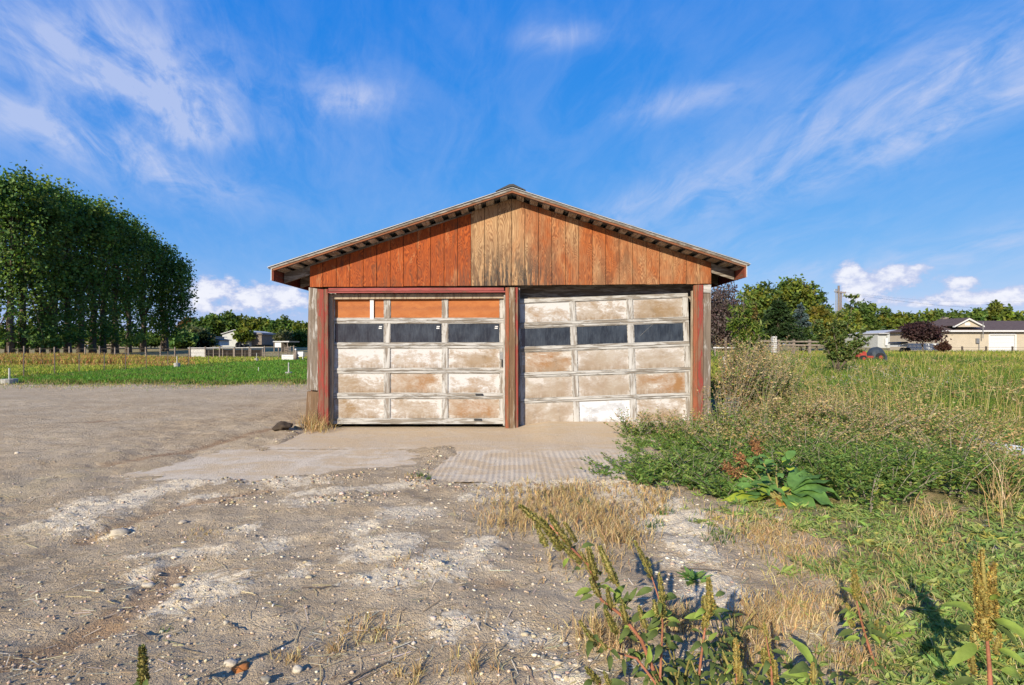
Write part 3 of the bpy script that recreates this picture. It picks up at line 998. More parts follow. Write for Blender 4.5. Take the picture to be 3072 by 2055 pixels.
# --- posts and trims (front faces near y = 7.8)
def board(pts, yf, yb, mat, name='trim_board', bev=0.003):
    return MB().quadboard(pts, yf, yb).build(name, mat, garage, bevel=bev)


# left post: sound upper board, split lower patch, red boards and a narrow red stop
board([(920, 1170), (955, 1172), (953, 866), (926, 862)], 7.80, 7.86, M['grey_up'], 'corner_board')
board([(915, 1278), (950, 1280), (956, 1176), (921, 1174)], 7.79, 7.855, M['brown_up'], 'patch_board')
board([(954, 1276), (972, 1278), (972, 868), (951, 866)], 7.792, 7.85, M['red_up'], 'post_board')
board([(973, 1274), (985, 1276), (983, 867), (973, 867)], 7.785, 7.845, M['red_up'], 'post_stop')
board([(986, 1274), (996, 1273), (998, 884), (985, 882)], 7.88, 7.97, M['tan_jamb'], 'door_jamb')
# header over the left bay
board([(985, 874), (1512, 872), (1512, 863), (985, 864)], 7.782, 7.83, M['red_flat'], 'header_trim')
board([(978, 879), (1516, 877), (1516, 873), (978, 875)], 7.79, 7.85, M['red_flat'], 'header_trim')
board([(985, 898), (1515, 895), (1515, 880), (985, 882)], 7.90, 7.99, M['tan_jamb'], 'header_stop')
MB().rect(940, 2120, 850, 905, 8.10, 8.14).build('header_beam', M['grey_x'], garage)
# middle post
board([(1516, 1286), (1527, 1287), (1527, 862), (1516, 863)], 7.765, 7.83, M['rust_up'], 'post_board')
board([(1528, 1287), (1545, 1288), (1545, 862), (1528, 862)], 7.745, 7.86, M['brown_up'], 'middle_post')
board([(1546, 1287), (1555, 1285), (1554, 862), (1546, 862)], 7.765, 7.86, M['red_up'], 'post_board')
board([(1509, 1276), (1515, 1280), (1516, 880), (1511, 882)], 7.86, 7.97, M['white_wood_up'], 'door_jamb')
board([(1556, 1278), (1562, 1276), (1560, 862), (1556, 862)], 7.87, 8.06, M['grey_up'], 'door_jamb')
# right post
board([(2094, 1262), (2110, 1262), (2110, 854), (2094, 854)], 7.775, 7.84, M['red_up'], 'post_board')
board([(2080, 1262), (2093, 1262), (2093, 854), (2082, 856)], 7.79, 7.84, M['rust_up'], 'post_board')
board([(2111, 1262), (2132, 1262), (2133, 880), (2111, 880)], 7.785, 7.86, M['grey_up'], 'corner_board')
board([(2111, 878.5), (2133, 878.5), (2134, 854), (2111, 854)], 7.785, 7.86, M['white_wood'], 'white_block')
board([(2074, 1262), (2079, 1262), (2079, 872), (2076, 872)], 7.86, 7.92, M['tan_jamb'], 'door_stop')

# --- overhead doors
YD = 7.94


def door_pieces(dr, stiles, rows, panels, xform, y=YD, left_end=None, right_end=None):
    """stiles: list of (u0,u1) between the outer edges; rows: rails (v0,v1) from the top; panels: materials per row"""
    ul, ur = left_end, right_end
    for k, (v0, v1) in enumerate(rows):
        if 0 < k < len(rows) - 1:                          # meeting rails of two sections with an open joint
            vm_ = v0 + (v1 - v0) * .56
            for (a, b, off) in ((v0, vm_ - .5, 0.0), (vm_ + .5, v1, 0.003)):
                xform(MB().rect(ul, ur, a, b, y + off, y + .045)).build('rail', M['white_wood'], dr, bevel=.002)
        else:
            xform(MB().rect(ul, ur, v0, v1, y, y + .045)).build('rail', M['white_wood'], dr, bevel=.002)
    allst = [(ul, stiles[0][0])] if False else []
    for r in range(len(rows) - 1):
        va, vb = rows[r][1] + .4, rows[r + 1][0] - .4
        xs = []
        for (s0, s1) in stiles:
            xform(MB().rect(s0, s1, va, vb, y + .004, y + .045)).build('stile', M['white_wood_up'], dr, bevel=.002)
        for c in range(len(stiles) - 1):
            p0, p1 = stiles[c][1] + .2, stiles[c + 1][0] - .2
            mt = panels[r][c]
            nm = 'pane' if mt == 'glass' else 'panel'
            xform(MB().rect(p0, p1, va, vb, y + .022, y + .03)).build(nm, M[mt], dr)
            # thin bead framing the panel
            bead = MB()
            for (q0, q1, w0, w1) in ((p0, p1, va, va + 1.6), (p0, p1, vb - 1.6, vb), (p0, p0 + 1.6, va + 1.6, vb - 1.6), (p1 - 1.6, p1, va + 1.6, vb - 1.6)):
                bead.rect(q0, q1, w0, w1, y + .013, y + .0215)
            xform(bead).build('bead', M['white_wood'], dr)


keep = lambda mb: mb
left_door = empty('garage_door', (gX(1250), YD, 0))
left_door.parent = garage
left_door.location = Vector((gX(1250), YD, 0)) - Vector((0, GY0, 0))
left_door['label'] = 'left garage door with orange top panels and straight rails'
door_pieces(left_door, [(988, 1003), (1153, 1170), (1327, 1343), (1500, 1513)],
            [(880, 895), (955, 969), (1029, 1044), (1105, 1119), (1180, 1195), (1256, 1272)],
            [['panel_orange'] * 3, ['glass'] * 3, ['panel_white', 'panel_white', 'panel_tan'], ['panel_tan', 'panel_brown', 'panel_white'], ['panel_tan', 'panel_tan', 'panel_brown']], keep,
            left_end=988, right_end=1513)
MB().rect(1110, 1121, 893, 958, YD - .004, YD + .012).build('white_strip', M['white'], left_door)
for u in (1142, 1315, 1490):
    b = MB()
    b.rect(u - 5, u + 4, 978, 981, YD + .019, YD + .0215)
    b.rect(u - 6, u + 3, 983, 986.5, YD + .019, YD + .0215)
    b.build('sticker', M['white'], left_door)
for (u, v) in ((1437, 1183.5), (1433, 1259)):
    MB().rect(u - 11, u + 11, v - 2.5, v + 2.5, YD - .03, YD - .003).build('pull_handle', M['black'], left_door, bevel=.004)
    MB().rect(u - 12, u + 12, v + 2.8, v + 4.2, YD - .012, YD - .003).build('handle_plate', M['wire'], left_door)
MB().rect(1504, 1507, 1078, 1101, YD - .025, YD - .002).build('latch', M['black'], left_door, bevel=.003)
MB().rect(1499, 1509, 1056, 1078, YD - .008, YD - .001).build('latch_plate', M['wire'], left_door)

right_door = empty('garage_door', (gX(1820), YD, 0))
right_door.parent = garage
right_door.location = Vector((gX(1820), YD, 0)) - Vector((0, GY0, 0))
right_door['label'] = 'right garage door hanging crooked, higher on its right side'
cx_, cz_ = gX(1568, YD), gZ(1266, YD)
tilt = lambda mb: mb.rotate((cx_, cz_), math.radians(2.05))
YD2 = YD + .01
door_pieces(right_door, [(1553, 1571), (1722, 1738), (1893, 1910), (2061, 2077)],
            [(897, 909), (969, 984), (1042, 1056), (1120, 1132), (1197, 1209), (1280, 1292)],
            [['panel_white', 'panel_tan', 'panel_tan'], ['glass'] * 3, ['panel_brown', 'panel_grey', 'panel_grey'], ['panel_grey', 'panel_grey', 'panel_brown'], ['panel_grey', 'panel_bright', 'panel_tan']], tilt, y=YD2,
            left_end=1553, right_end=2077)
crack = MB()
a, b_ = Vector(P(1930, 1020, YD2 + .018)), Vector(P(1990, 968, YD2 + .018))
tilt(crack.tube([a, b_], .003, 4)).build('crack_tape', M['wire'], right_door)

# ------------------------------------------------------------------ trees
def limbs_mesh(base, top_h, r0, targets, n=6, wob=0.03, start=0.3):
    mb = MB()
    path, rad = [], []
    for i in range(7):
        t = i / 6
        path.append((base[0] + random.uniform(-wob, wob) * top_h * t, base[1] + random.uniform(-wob, wob) * top_h * t, base[2] - .15 + top_h * t))
        rad.append(r0 * (1 - .82 * t) * (1.25 if i == 0 else 1))
    mb.tube(path, rad, n)
    for tg in targets:
        t = random.uniform(start, .85)
        k = t * 6
        i = min(int(k), 5)
        a = Vector(path[i]).lerp(Vector(path[i + 1]), k - i)
        tg = Vector(tg)
        mid = a.lerp(tg, .5) + Vector((0, 0, (tg - a).length * .08))
        mb.tube([a, mid, tg], [r0 * (1 - t) * .5 + .01, r0 * (1 - t) * .3 + .008, .01], 4)
    return mb


def clump_points(lobes, per, spread=.16, inner=.45):
    """leaf positions heaped into clumps inside ellipsoid lobes"""
    out, ids, cen = [], [], []
    k = 0
    for (cx, cy, cz, rx, ry, rz, n) in lobes:
        m = max(3, n // per)
        d = rdir(m)
        r = rng.uniform(inner ** 2, 1, m) ** .5
        c = np.array([cx, cy, cz]) + d * np.array([rx, ry, rz]) * r[:, None]
        for j in range(m):
            s = np.array([rx, ry, rz]) * spread * rng.uniform(.6, 1.3)
            p = c[j] + np.clip(rng.normal(size=(per, 3)), -1.8, 1.8) * s
            out.append(p)
            ids.append(np.full(per, k))
            k += 1
        cen.append(c)
    return np.concatenate(out), np.concatenate(ids), np.concatenate(cen)


def tree(name, label, cat, group, base, lobes, leaf, cols, trunk, per=22, mat='leaf', bark='bark', spread=.16, inner=.45, nlimb=10, aspect=.7, jit=.16, start=.3):
    bx, by = base
    bz = T(bx, by)
    root = empty(name, (bx, by, bz), label, cat, group)
    lb = [(bx + l[0], by + l[1], bz + l[2], *l[3:]) for l in lobes]
    p, ids, cen = clump_points(lb, per, spread, inner)
    N = len(p)
    cc = palette(cols, ids.max() + 1, jit)[ids] * (1 + rng.normal(0, .12, (N, 1)))
    d = rdir(N, -.15)
    L = leaf * rng.uniform(.7, 1.3, N)
    lv = Leaves()
    lv.add(p, d, rdir(N, .5), L, L * aspect, np.clip(cc, .004, .9))
    lv.build('crown', M[mat], root)
    tg = cen[rng.integers(0, len(cen), nlimb)] if nlimb else []
    limbs_mesh((bx, by, bz), trunk[1], trunk[0], tg, start=start).build('trunk', M[bark], root, smooth=True)
    return root


POP = [(0.085, 0.16, 0.034), (0.11, 0.19, 0.04), (0.065, 0.135, 0.036), (0.17, 0.24, 0.045)]
GRN = [(0.085, 0.135, 0.024), (0.11, 0.16, 0.028), (0.065, 0.11, 0.024)]
YEL = [(0.16, 0.19, 0.024), (0.19, 0.20, 0.028), (0.12, 0.16, 0.025)]
OLV = [(0.11, 0.13, 0.055), (0.09, 0.11, 0.045), (0.13, 0.14, 0.065)]

# row of tall poplars on the left: photo column of the trunk, crown top row, depth, label
def poplar(u, vtop, y, rpx, label, dens=1.0, vbot=985, vis=True):
    X = (u - U0) / F * y
    zt = HC + (V0 - vtop) / F * y
    zb = HC + (V0 - vbot) / F * y
    r = rpx / F * y
    h = zt - zb
    lobes = [(0, 0, zb + h * .62, r, r, h * .40, int(2000 * dens)), (random.uniform(-.4, .4), 0, zb + h * .82, r * .72, r * .72, h * .20, int(800 * dens)),
             (random.uniform(-.3, .3), -.2, zb + h * .22, r * .9, r * .9, h * .28, int(950 * dens)),
             (random.uniform(-1, 1), random.uniform(-1, 1), zb * .72, r * .7, r * .7, zb * .45, int(420 * dens))]
    for _ in range(5):
        a = random.uniform(0, 6.28)
        q = random.uniform(.35, .75) * r
        lobes.append((math.cos(a) * q, math.sin(a) * q, zb + h * random.uniform(.70, .88), r * .36, r * .36, h * random.uniform(.10, .16), 230))
    return tree('poplar_tree', label, 'tree', 'tall poplars in the row on the left', (X, y), lobes, .36, POP, (.36 + .08 * random.random(), zt * .9), per=18, spread=.13, inner=.55, nlimb=16, aspect=.8, start=.18)


PL = [(30, 524, 58, 120, 'tall poplar trunk nearest the left edge of the photo'), (72, 530, 60, 110, 'second tall poplar from the left edge, thick dark trunk'),
      (121, 548, 62, 105, 'third tall poplar from the left edge, with a low leafy base'), (163, 572, 64, 100, 'fourth poplar from the left edge, behind the dry orange weeds'),
      (204, 585, 66, 95, 'fifth poplar from the left edge of the row'), (241, 590, 68, 95, 'sixth poplar from the left, with a clear straight dark trunk'),
      (278, 604, 70, 92, 'seventh poplar from the left, pale trunk with light gaps beside it'), (310, 625, 72, 90, 'eighth poplar from the left, in the middle of the row'),
      (345, 645, 75, 88, 'ninth poplar from the left, right of the bright gap'), (385, 668, 78, 86, 'third poplar from the right end of the row'),
      (430, 706, 82, 84, 'second poplar from the right end of the row'), (490, 752, 86, 86, 'lowest rounded poplar at the right end of the row')]
for u, vt, y, r, lb in PL:
    poplar(u, vt, y, r, lb, 1.15)
# low leafy edge of the last poplars
for u, vt, y, r, lb in ((-60, 505, 56, 120, 'poplar cut off by the left photo edge, only its right side showing'),):
    poplar(u, vt, y, r, lb, .8)
for u, vt, vb, y, r in ((540, 800, 900, 84, 48), ):
    X = (u - U0) / F * y
    zc = HC + (V0 - 870) / F * y
    tree('poplar_tree', 'leaning leafy side poplar bulging out right of the row', 'tree', 'tall poplars in the row on the left', (X - 2.2, y),
         [(1.6, 0, zc, 2.6, 2.6, 4.2, 1600), (0.6, 0, zc - 4.5, 3.6, 3, 3.4, 1300), (-1, 0, zc + 2.2, 2.8, 2.6, 3.2, 900)], .40, POP, (.3, zc), per=20, nlimb=14, aspect=.8)


def far_tree(u, vtop, wpx, y, cols, label, vbot=1032, name='broadleaf_tree', dens=1.0, leaf=None, mat='leaf', group=None, nlobes=5, dead=False):
    X = (u - U0) / F * y
    bz = T(X, y)
    zt = HC + (V0 - vtop) / F * y - bz
    zb = max(0.1, HC + (V0 - vbot) / F * y - bz)
    r = wpx / 2 / F * y
    h = zt - zb
    lobes = []
    for i in range(nlobes):
        a = random.uniform(0, 6.28)
        q = random.uniform(.1, .5) * r
        t = random.uniform(.25, .68)
        k = 1 - abs(t - .45) * .6
        lobes.append((math.cos(a) * q, math.sin(a) * q, zb + h * t, r * .68 * k, r * .68 * k, h * random.uniform(.26, .32), int(520 * dens)))
    lobes.append((0, 0, zb + h * .70, r * .55, r * .55, h * .29, int(500 * dens)))
    return tree(name, label, 'tree', group, (X, y), lobes, leaf or max(.10, .0062 * y), cols, (max(.08, .03 * h), zt * .8), per=18, nlimb=8, mat=mat, spread=.17, inner=.5, aspect=.75)


FG = 'trees along the far skyline on the left'
for a in [(566, 950, 70, 175, [(0.16, 0.08, 0.02), (0.12, 0.08, 0.02)], 'small rusty autumn tree peeking out beside the poplar row'),
          (590, 962, 90, 160, GRN, 'green tree directly right of the poplar row, behind grey bush'),
          (640, 944, 100, 155, POP + GRN, 'tall green tree left of the white barn roof'), (690, 938, 95, 158, GRN, 'tallest green tree behind the white barn'),
          (745, 955, 85, 150, YEL, 'yellowish tree rising behind the right half of the barn'), (796, 955, 80, 152, GRN + YEL, 'round green tree between the yellow tree and the open shed'),
          (848, 952, 90, 150, POP + GRN, 'dark green rounded tree behind the open shed'), (895, 964, 80, 148, YEL + GRN, 'yellow green tree next to the left garage post'),
          (945, 958, 80, 150, GRN, 'green tree mostly hidden by the left garage post')]:
    far_tree(*a, group=FG, vbot=1028)
far_tree(585, 978, 110, 105, OLV, 'grey green willow bush below the poplar row', 1040, 'willow_bush', group=None)
far_tree(608, 1000, 60, 100, [(0.02, 0.035, 0.012)], 'low dark bush left of the small white trailer', 1045, 'dark_bush')
far_tree(548, 990, 90, 95, POP, 'dark shrub under the last poplar', 1045, 'dark_bush')
far_tree(735, 985, 60, 118, YEL, 'thin yellow tree standing in front of the white barn', 1026, dens=.5)
far_tree(858, 990, 70, 112, OLV, 'greyish tree right behind the open shed', 1032, dens=.7)
far_tree(900, 990, 60, 112, GRN, 'bushy green tree close to the garage corner', 1045, dens=.8)
for i, (u, vt, w, lb) in enumerate([(30, 1000, 120, 'green thicket behind the first poplar trunks'), (180, 1005, 150, 'green thicket behind the middle poplar trunks'), (330, 1000, 150, 'sunlit thicket seen through the right poplar trunks'), (440, 1000, 120, 'dark thicket at the right end of the poplar row')]):
    far_tree(u, vt, w, 98, YEL if i in (1, 2) else GRN, lb, 1050, 'thicket', dens=1.1, group='thickets behind the poplar row')

# right side
RG = 'trees behind the field on the right'
far_tree(2172, 838, 175, 62, [(0.12, 0.085, 0.08), (0.10, 0.07, 0.065), (0.145, 0.11, 0.095)], 'dull purple brown plum tree beside the right garage wall', 1046, 'plum_tree', 2.6, nlobes=8, leaf=.26)
far_tree(2290, 842, 150, 92, YEL + GRN, 'bright green tree rising just right of the eave', 1010, dens=1.2, group=RG)
far_tree(2375, 834, 170, 95, YEL + GRN, 'tallest rounded green tree in the right background', 1000, dens=1.5, group=RG)
far_tree(2440, 856, 110, 96, GRN, 'green tree at the right end of the tall clump', 985, dens=1.0, group=RG)
far_tree(2250, 905, 80, 80, [(0.15, 0.10, 0.03), (0.10, 0.10, 0.03), (0.08, .07, .04)], 'orange tinged tree behind the young peach tree', 1030, dens=.8)
far_tree(2450, 915, 100, 70, [(0.17, 0.16, 0.02), (0.13, 0.14, 0.02)], 'yellow leaved tree behind the blue spruce', 1030, dens=.9)
far_tree(2505, 935, 90, 72, YEL, 'yellow green tree behind the apple sapling', 1036, dens=.8)


def conifer(u, vtop, wpx, y, cols, label, vbot, name, dens=1.0):
    X = (u - U0) / F * y
    bz = T(X, y)
    zt = HC + (V0 - vtop) / F * y - bz
    zb = max(.15, HC + (V0 - vbot) / F * y - bz)
    r = wpx / 2 / F * y
    root = empty(name, (X, y, bz), label, 'tree')
    lv, mb = Leaves(), MB()
    mb.tube([(X, y, bz - .1), (X, y, bz + zt)], [r * .09 + .04, .02], 6)
    h = zt - zb
    for i in range(int(46 * dens) + 20):
        t = random.random() ** 1.25
        z = bz + zb + h * t
        R = r * (1 - t) ** .75 * random.uniform(.75, 1.08) + .05
        a = random.uniform(0, 6.28)
        tip = Vector((X + math.cos(a) * R, y + math.sin(a) * R, z - R * .12))
        mb.tube([(X, y, z + R * .1), tip], [.03, .008], 3)
        n = int(60 * (R / r) + 14)
        s = rng.uniform(.15, 1.02, n)[:, None]
        p = np.array([X, y, z + R * .1]) * (1 - s) + np.array(tip) * s + rng.normal(size=(n, 3)) * np.array([.12, .12, .07]) * (R * .9)
        d = np.array([math.cos(a), math.sin(a), -.25]) + rng.normal(size=(n, 3)) * .6
        L = rng.uniform(.7, 1.3, n) * .0052 * y
        lv.add(p, d, rdir(n, .8), L, L * .55, palette(cols, 1, .12)[0] * (1 + rng.normal(0, .15, (n, 1))))
    mb.build('trunk', M['bark'], root)
    lv.build('crown', M['leaf'], root)


conifer(2335, 898, 150, 56, [(0.028, 0.055, 0.016), (0.04, 0.07, 0.02)], 'wide dark green pine behind the rail fence', 1022, 'pine_tree', 3.4)
conifer(2402, 912, 75, 60, [(0.11, 0.155, 0.16), (0.085, 0.13, 0.13)], 'pale blue spruce right of the dark pine', 1024, 'spruce_tree', 1.6)
conifer(2420, 985, 60, 58, [(0.07, 0.12, 0.03)], 'small light green conifer at the foot of the blue spruce', 1030, 'conifer_shrub', .8)

SG = 'trees along the far skyline on the right'
for a in [(2600, 903, 80, 120, GRN, 'green tree right of the utility poles'), (2652, 925, 85, 125, GRN + YEL, 'green tree above the small grey shed'), (2700, 940, 70, 122, YEL, 'yellow green tree left of the purple maple top'),
          (2745, 936, 90, 130, YEL + GRN, 'rounded tree directly above the purple maple'), (2795, 928, 90, 132, YEL + GRN, 'wide green tree left of the house gable'), (2845, 926, 80, 130, GRN, 'green tree behind the house gable peak'),
          (2893, 928, 70, 134, GRN + YEL, 'tree rising just right of the gable peak'), (2932, 925, 56, 128, POP, 'dark evergreen looking tree above the house roof'), (2990, 903, 70, 132, YEL, 'tall pale tree with airy top above the house roof'),
          (3030, 925, 80, 128, GRN + YEL, 'green tree above the roof near the right photo edge'), (3085, 930, 90, 128, GRN, 'tree at the right edge of the photo above the roof'), (2555, 925, 80, 118, YEL, 'yellowish tree behind the apple sapling top')]:
    far_tree(*a, group=SG, vbot=1035)
far_tree(2838, 955, 40, 100, [(0.30, 0.27, 0.25)], 'bare pale grey tree left of the house gable', 1000, 'bare_tree', .5)
far_tree(2768, 966, 118, 52, [(0.055, 0.028, 0.028), (0.07, 0.036, 0.034), (0.045, 0.024, 0.026)], 'rounded purple leaved maple in front of the house', 1036, 'maple_tree', 1.5, leaf=.22)
far_tree(2832, 1026, 42, 50, [(0.085, 0.04, 0.03), (0.10, 0.05, 0.03)], 'low reddish shrub at the left corner of the house', 1052, 'red_shrub', .6, leaf=.2)

# skyline wood closing the gaps far away
p, ids, cen = clump_points([(math.sin(t) * 260, math.cos(t) * 260, 2.5 + T(0, 260), 12, 10, 5.0 + 2.0 * math.sin(t * 23), 330) for t in np.linspace(-1.0, 1.0, 46)], 16, .2, .4)
lv = Leaves()
lv.add(p, rdir(len(p)), rdir(len(p), .5), 1.6, 1.2, palette(GRN + YEL, ids.max() + 1)[ids])
tag(lv.build('far_woodland', M['leaf']), kind='stuff')

# ---- young fruit trees in the field
def sapling(name, label, base, stems, leafL, aspect, cols, droop, nleaf, r0=.03, leafy0=.15):
    x, y = base
    z = float(ground_z([x], [y])[0])
    root = empty(name, (x, y, z), label, 'tree')
    mb, lv = MB(), Leaves()
    for (pts, nl) in stems:
        pts = [Vector((x + a, y + b, z + c)) for a, b, c in pts]
        mb.tube(pts, np.linspace(r0, .006, len(pts)), 5)
        seg = [(pts[i + 1] - pts[i]).length for i in range(len(pts) - 1)]
        tot = sum(seg)
        for k in range(int(nl)):
            t = random.uniform(leafy0, 1.0) * tot
            i = 0
            while i < len(seg) - 1 and t > seg[i]:
                t -= seg[i]
                i += 1
            c = pts[i].lerp(pts[i + 1], min(t / seg[i], 1))
            ax = (pts[i + 1] - pts[i]).normalized()
            # side twig
            a = random.uniform(0, 6.28)
            o = Vector((math.cos(a), math.sin(a), random.uniform(.1, .7))).normalized()
            ln = random.uniform(.15, .42)
            e = c + o * ln
            mb.tube([c, e], [.005, .002], 3, False)
            n = nleaf
            s = rng.uniform(.1, 1.05, n)[:, None]
            p = np.array(c) * (1 - s) + np.array(e) * s
            d = rng.normal(size=(n, 3)) * .7 + np.array(o) * .8 + np.array([0, 0, -droop])
            L = leafL * rng.uniform(.6, 1.2, n)
            lv.add(p, d, rdir(n, 1.2), L, L * aspect, palette(cols, n, .18), fold=.2)
    mb.build('trunk', M['bark'], root, smooth=True)
    lv.build('crown', M['leaf'], root)


y = 17.0
X = (2240 - U0) / F * y
sapling('peach_sapling', 'young peach tree with long drooping leaves beside the garage', (X, y),
        [([(0, 0, 0), (-.05, 0, .8), (-.02, 0, 1.6), (-.1, 0, 2.3), (-.12, 0, 3.0)], 48), ([(0, 0, .5), (.2, .05, 1.0), (.36, 0, 1.6), (.45, 0, 1.95)], 26), ([(0, 0, .5), (-.2, 0, 1.1), (-.35, -.1, 1.8), (-.30, -.1, 2.35)], 26),
         ([(0, 0, .4), (.05, -.2, .9), (.12, -.3, 1.5), (.1, -.2, 2.0)], 26), ([(0, 0, .2), (.3, 0, .6), (.5, 0, 1.1)], 16), ([(0, 0, .2), (-.3, 0, .5), (-.3, 0, 1.0)], 14)],
        .19, .30, [(0.12, 0.19, 0.03), (0.16, 0.22, 0.04), (0.09, 0.15, 0.026), (0.20, 0.22, 0.05)], .55, 26)
y = 21.0
X = (2512 - U0) / F * y
sapling('apple_sapling', 'many stemmed apple sapling standing alone in the tall grass', (X, y),
        [([(0, 0, 0), (.12, 0, .8), (.35, 0, 1.7), (.55, 0, 2.6), (.72, 0, 3.35)], 46), ([(0, 0, 0), (-.2, 0, .6), (-.5, 0, 1.3), (-.85, 0, 2.0), (-.95, 0, 2.25)], 40), ([(0, 0, 0), (.3, 0, .6), (.7, 0, 1.3), (1.05, 0, 1.9)], 40),
         ([(0, 0, 0), (0, .2, .9), (.1, .3, 1.8), (.15, .2, 2.6)], 40), ([(0, 0, .1), (-.1, -.2, .9), (-.25, -.2, 1.6), (-.3, -.2, 2.1)], 36), ([(0, 0, .2), (.5, -.1, .8), (.95, -.1, 1.3), (1.15, 0, 1.5)], 28)],
        .11, .55, [(0.12, 0.18, 0.05), (0.15, 0.21, 0.06), (0.095, 0.15, 0.042), (0.23, 0.24, 0.07)], .1, 36, .035, .28)

# ------------------------------------------------------------------ background buildings and yard things
def px_box(mb, u0, u1, v0, v1, y, depth):
    return mb.rect(u0, u1, v0, v1, y, y + depth)


# --- house on the right
def siding_mat(name, col, pitch):
    m, N = newmat(name)
    pos, vec = coords(N, False)
    sz = N.n('ShaderNodeSeparateXYZ', i0=pos).outputs[2]
    f = N.m('FRACT', N.m('DIVIDE', sz, pitch))
    n = N.noise(vec, 1.5, 3.0)
    c = N.mix(N.step(n, .35, .65), tuple(x * .92 for x in col), col)
    return finish(m, N, c, .7, f, .8, .03, .2)


M['siding'] = siding_mat('beige_lap_siding', (0.46, 0.40, 0.31), .2)
M['barnskin'] = siding_mat('pale_barn_metal', (0.42, 0.43, 0.42), .5)
M['roof_brown'] = simple('brown_shingles', (0.085, 0.06, 0.055), .9, .25, 3, .3)
HY = 66.0
hb = T(60, HY)
house = empty('house', (gX(2990, HY), HY, hb), 'beige ranch house with brown roof, small gable and white garage door', 'house')
hx0, hx1 = gX(2824, HY), gX(3330, HY)
ze, zr = gZ(992, HY), gZ(957, HY)
gdx0, gdx1, gdz1 = gX(2968, HY), gX(3047, HY), gZ(1003, HY)
MB().box((hx0, HY, hb - .3), (gdx0, HY + 9, ze)).build('wall', M['siding'], house)
MB().box((gdx1, HY, hb - .3), (hx1, HY + 9, ze)).build('wall', M['siding'], house)
MB().box((gdx0, HY, gdz1), (gdx1, HY + 9, ze)).build('wall', M['siding'], house)
gd = MB().box((gdx0 + .08, HY + .12, hb - .2), (gdx1 - .08, HY + .18, gdz1 - .08)).build('garage_door', M['white'], house)
for k in range(4):
    z0 = hb + .05 + k * (gdz1 - .1 - hb - .05) / 4
    MB().box((gdx0 + .12, HY + .10, z0 + .03), (gdx1 - .12, HY + .118, z0 + (gdz1 - hb - .15) / 4 - .03)).build('door_panel', M['white'], gd)
for (a, b, z0, z1) in ((gdx0 - .1, gdx0 + .08, hb - .2, gdz1), (gdx1 - .08, gdx1 + .1, hb - .2, gdz1), (gdx0 + .08, gdx1 - .08, gdz1 - .08, gdz1 + .1)):
    MB().box((a, HY - .03, z0), (b, HY + .1, z1)).build('door_trim', M['white'], house)
rx0, rx1, yb = hx0 - .5, hx1 + .5, HY + 9.5
MB().add([(rx0, HY - .5, ze), (rx1, HY - .5, ze), (rx1, yb, ze), (rx0, yb, ze), (rx0 + 3.6, HY + 4.5, zr), (rx1 - 4, HY + 4.5, zr)],
         [(0, 1, 5, 4), (2, 3, 4, 5), (3, 0, 4), (1, 2, 5), (3, 2, 1, 0)]).build('roof', M['roof_brown'], house)
MB().box((rx0, HY - .56, ze - .16), (rx1, HY - .505, ze + .04)).build('fascia', M['white'], house)
gxa, gxb, gxm = gX(2852, HY), gX(2941, HY), gX(2896, HY)
zga, zgm = gZ(981, HY), gZ(956.5, HY)
MB().prism([(gxa + .3, zga), (gxb - .3, zga), (gxm, zgm - .16)], HY - .30, HY + 3.5).build('gable', M['siding'], house)
for (xa, xm) in ((gxa, gxm), (gxb, gxm)):
    p4 = [(xa, zga - .05), (xa, zga + .12), (xm, zgm + .06), (xm, zgm - .12)]
    MB().prism(p4 if xa < xm else p4[::-1], HY - .62, HY - .305).build('gable_trim', M['white'], house)
    p4 = [(xa, zga + .125), (xa, zga + .2), (xm, zgm + .14), (xm, zgm + .065)]
    MB().prism(p4 if xa < xm else p4[::-1], HY - .6, HY + 4.2).build('gable_roof', M['roof_brown'], house)
MB().box((gX(2888, HY), HY - .33, gZ(977, HY)), (gX(2904, HY), HY - .305, gZ(968, HY))).build('gable_vent', M['white'], house)
MB().rect(2930, 2939, 1015, 1030, HY - .2, HY - .003).build('meter_box', M['wire'], house)
MB().tube([(gX(2935, HY), HY - .56 - .1, gZ(967, HY)), (gX(2935, HY), HY - .66, gZ(1000, HY)), (gX(2935, HY), HY - .66, gZ(1015, HY))], .05, 6).build('service_mast', M['wire'], house)
MB().tube([(gX(2935, HY), HY - .1, gZ(1030, HY)), (gX(2935, HY), HY - .1, hb)], .05, 6).build('meter_conduit', M['wire'], house)

# --- grey shed
SY = 86.0
sb = T(64, SY)
shed = empty('shed', (gX(2690, SY), SY, sb), 'pale grey shed with low arched roof and small twin windows', 'shed')
sx0, sx1 = gX(2662, SY), gX(2722, SY)
zE, zR = gZ(1000, SY), gZ(992, SY)
MB().prism([(sx0, sb - .2), (sx1, sb - .2), (sx1, zE), ((sx0 + sx1) / 2, zR), (sx0, zE)], SY, SY + 9).build('wall', M['barnskin'], shed)
MB().box((gX(2637, SY), SY + .3, sb - .2), (sx0 - .002, SY + 9, zE - .1)).build('side_bay', M['barnskin'], shed)
MB().prism([(gX(2634, SY), zE - .08), (sx0 - .05, zE - .08), ((sx0 + sx1) / 2, zR + .05), (sx1 + .3, zE - .05), (sx1 + .3, zE + .05), ((sx0 + sx1) / 2, zR + .18), (sx0 - .05, zE + .08), (gX(2634, SY), zE + .06)], SY - .3, SY + 9.2).build('roof', M['tin'], shed)
MB().rect(2656, 2664, 1014, 1036, SY - .06, SY - .002).build('door', M['white'], shed)
for u in (2688, 2695):
    w = MB().rect(u - 3.2, u + 3.2, 1015, 1022, SY - .06, SY - .002).build('window', M['white'], shed)
    MB().rect(u - 1.6, u + 1.6, 1016.5, 1020.5, SY - .08, SY - .061).build('pane', M['glass'], w)
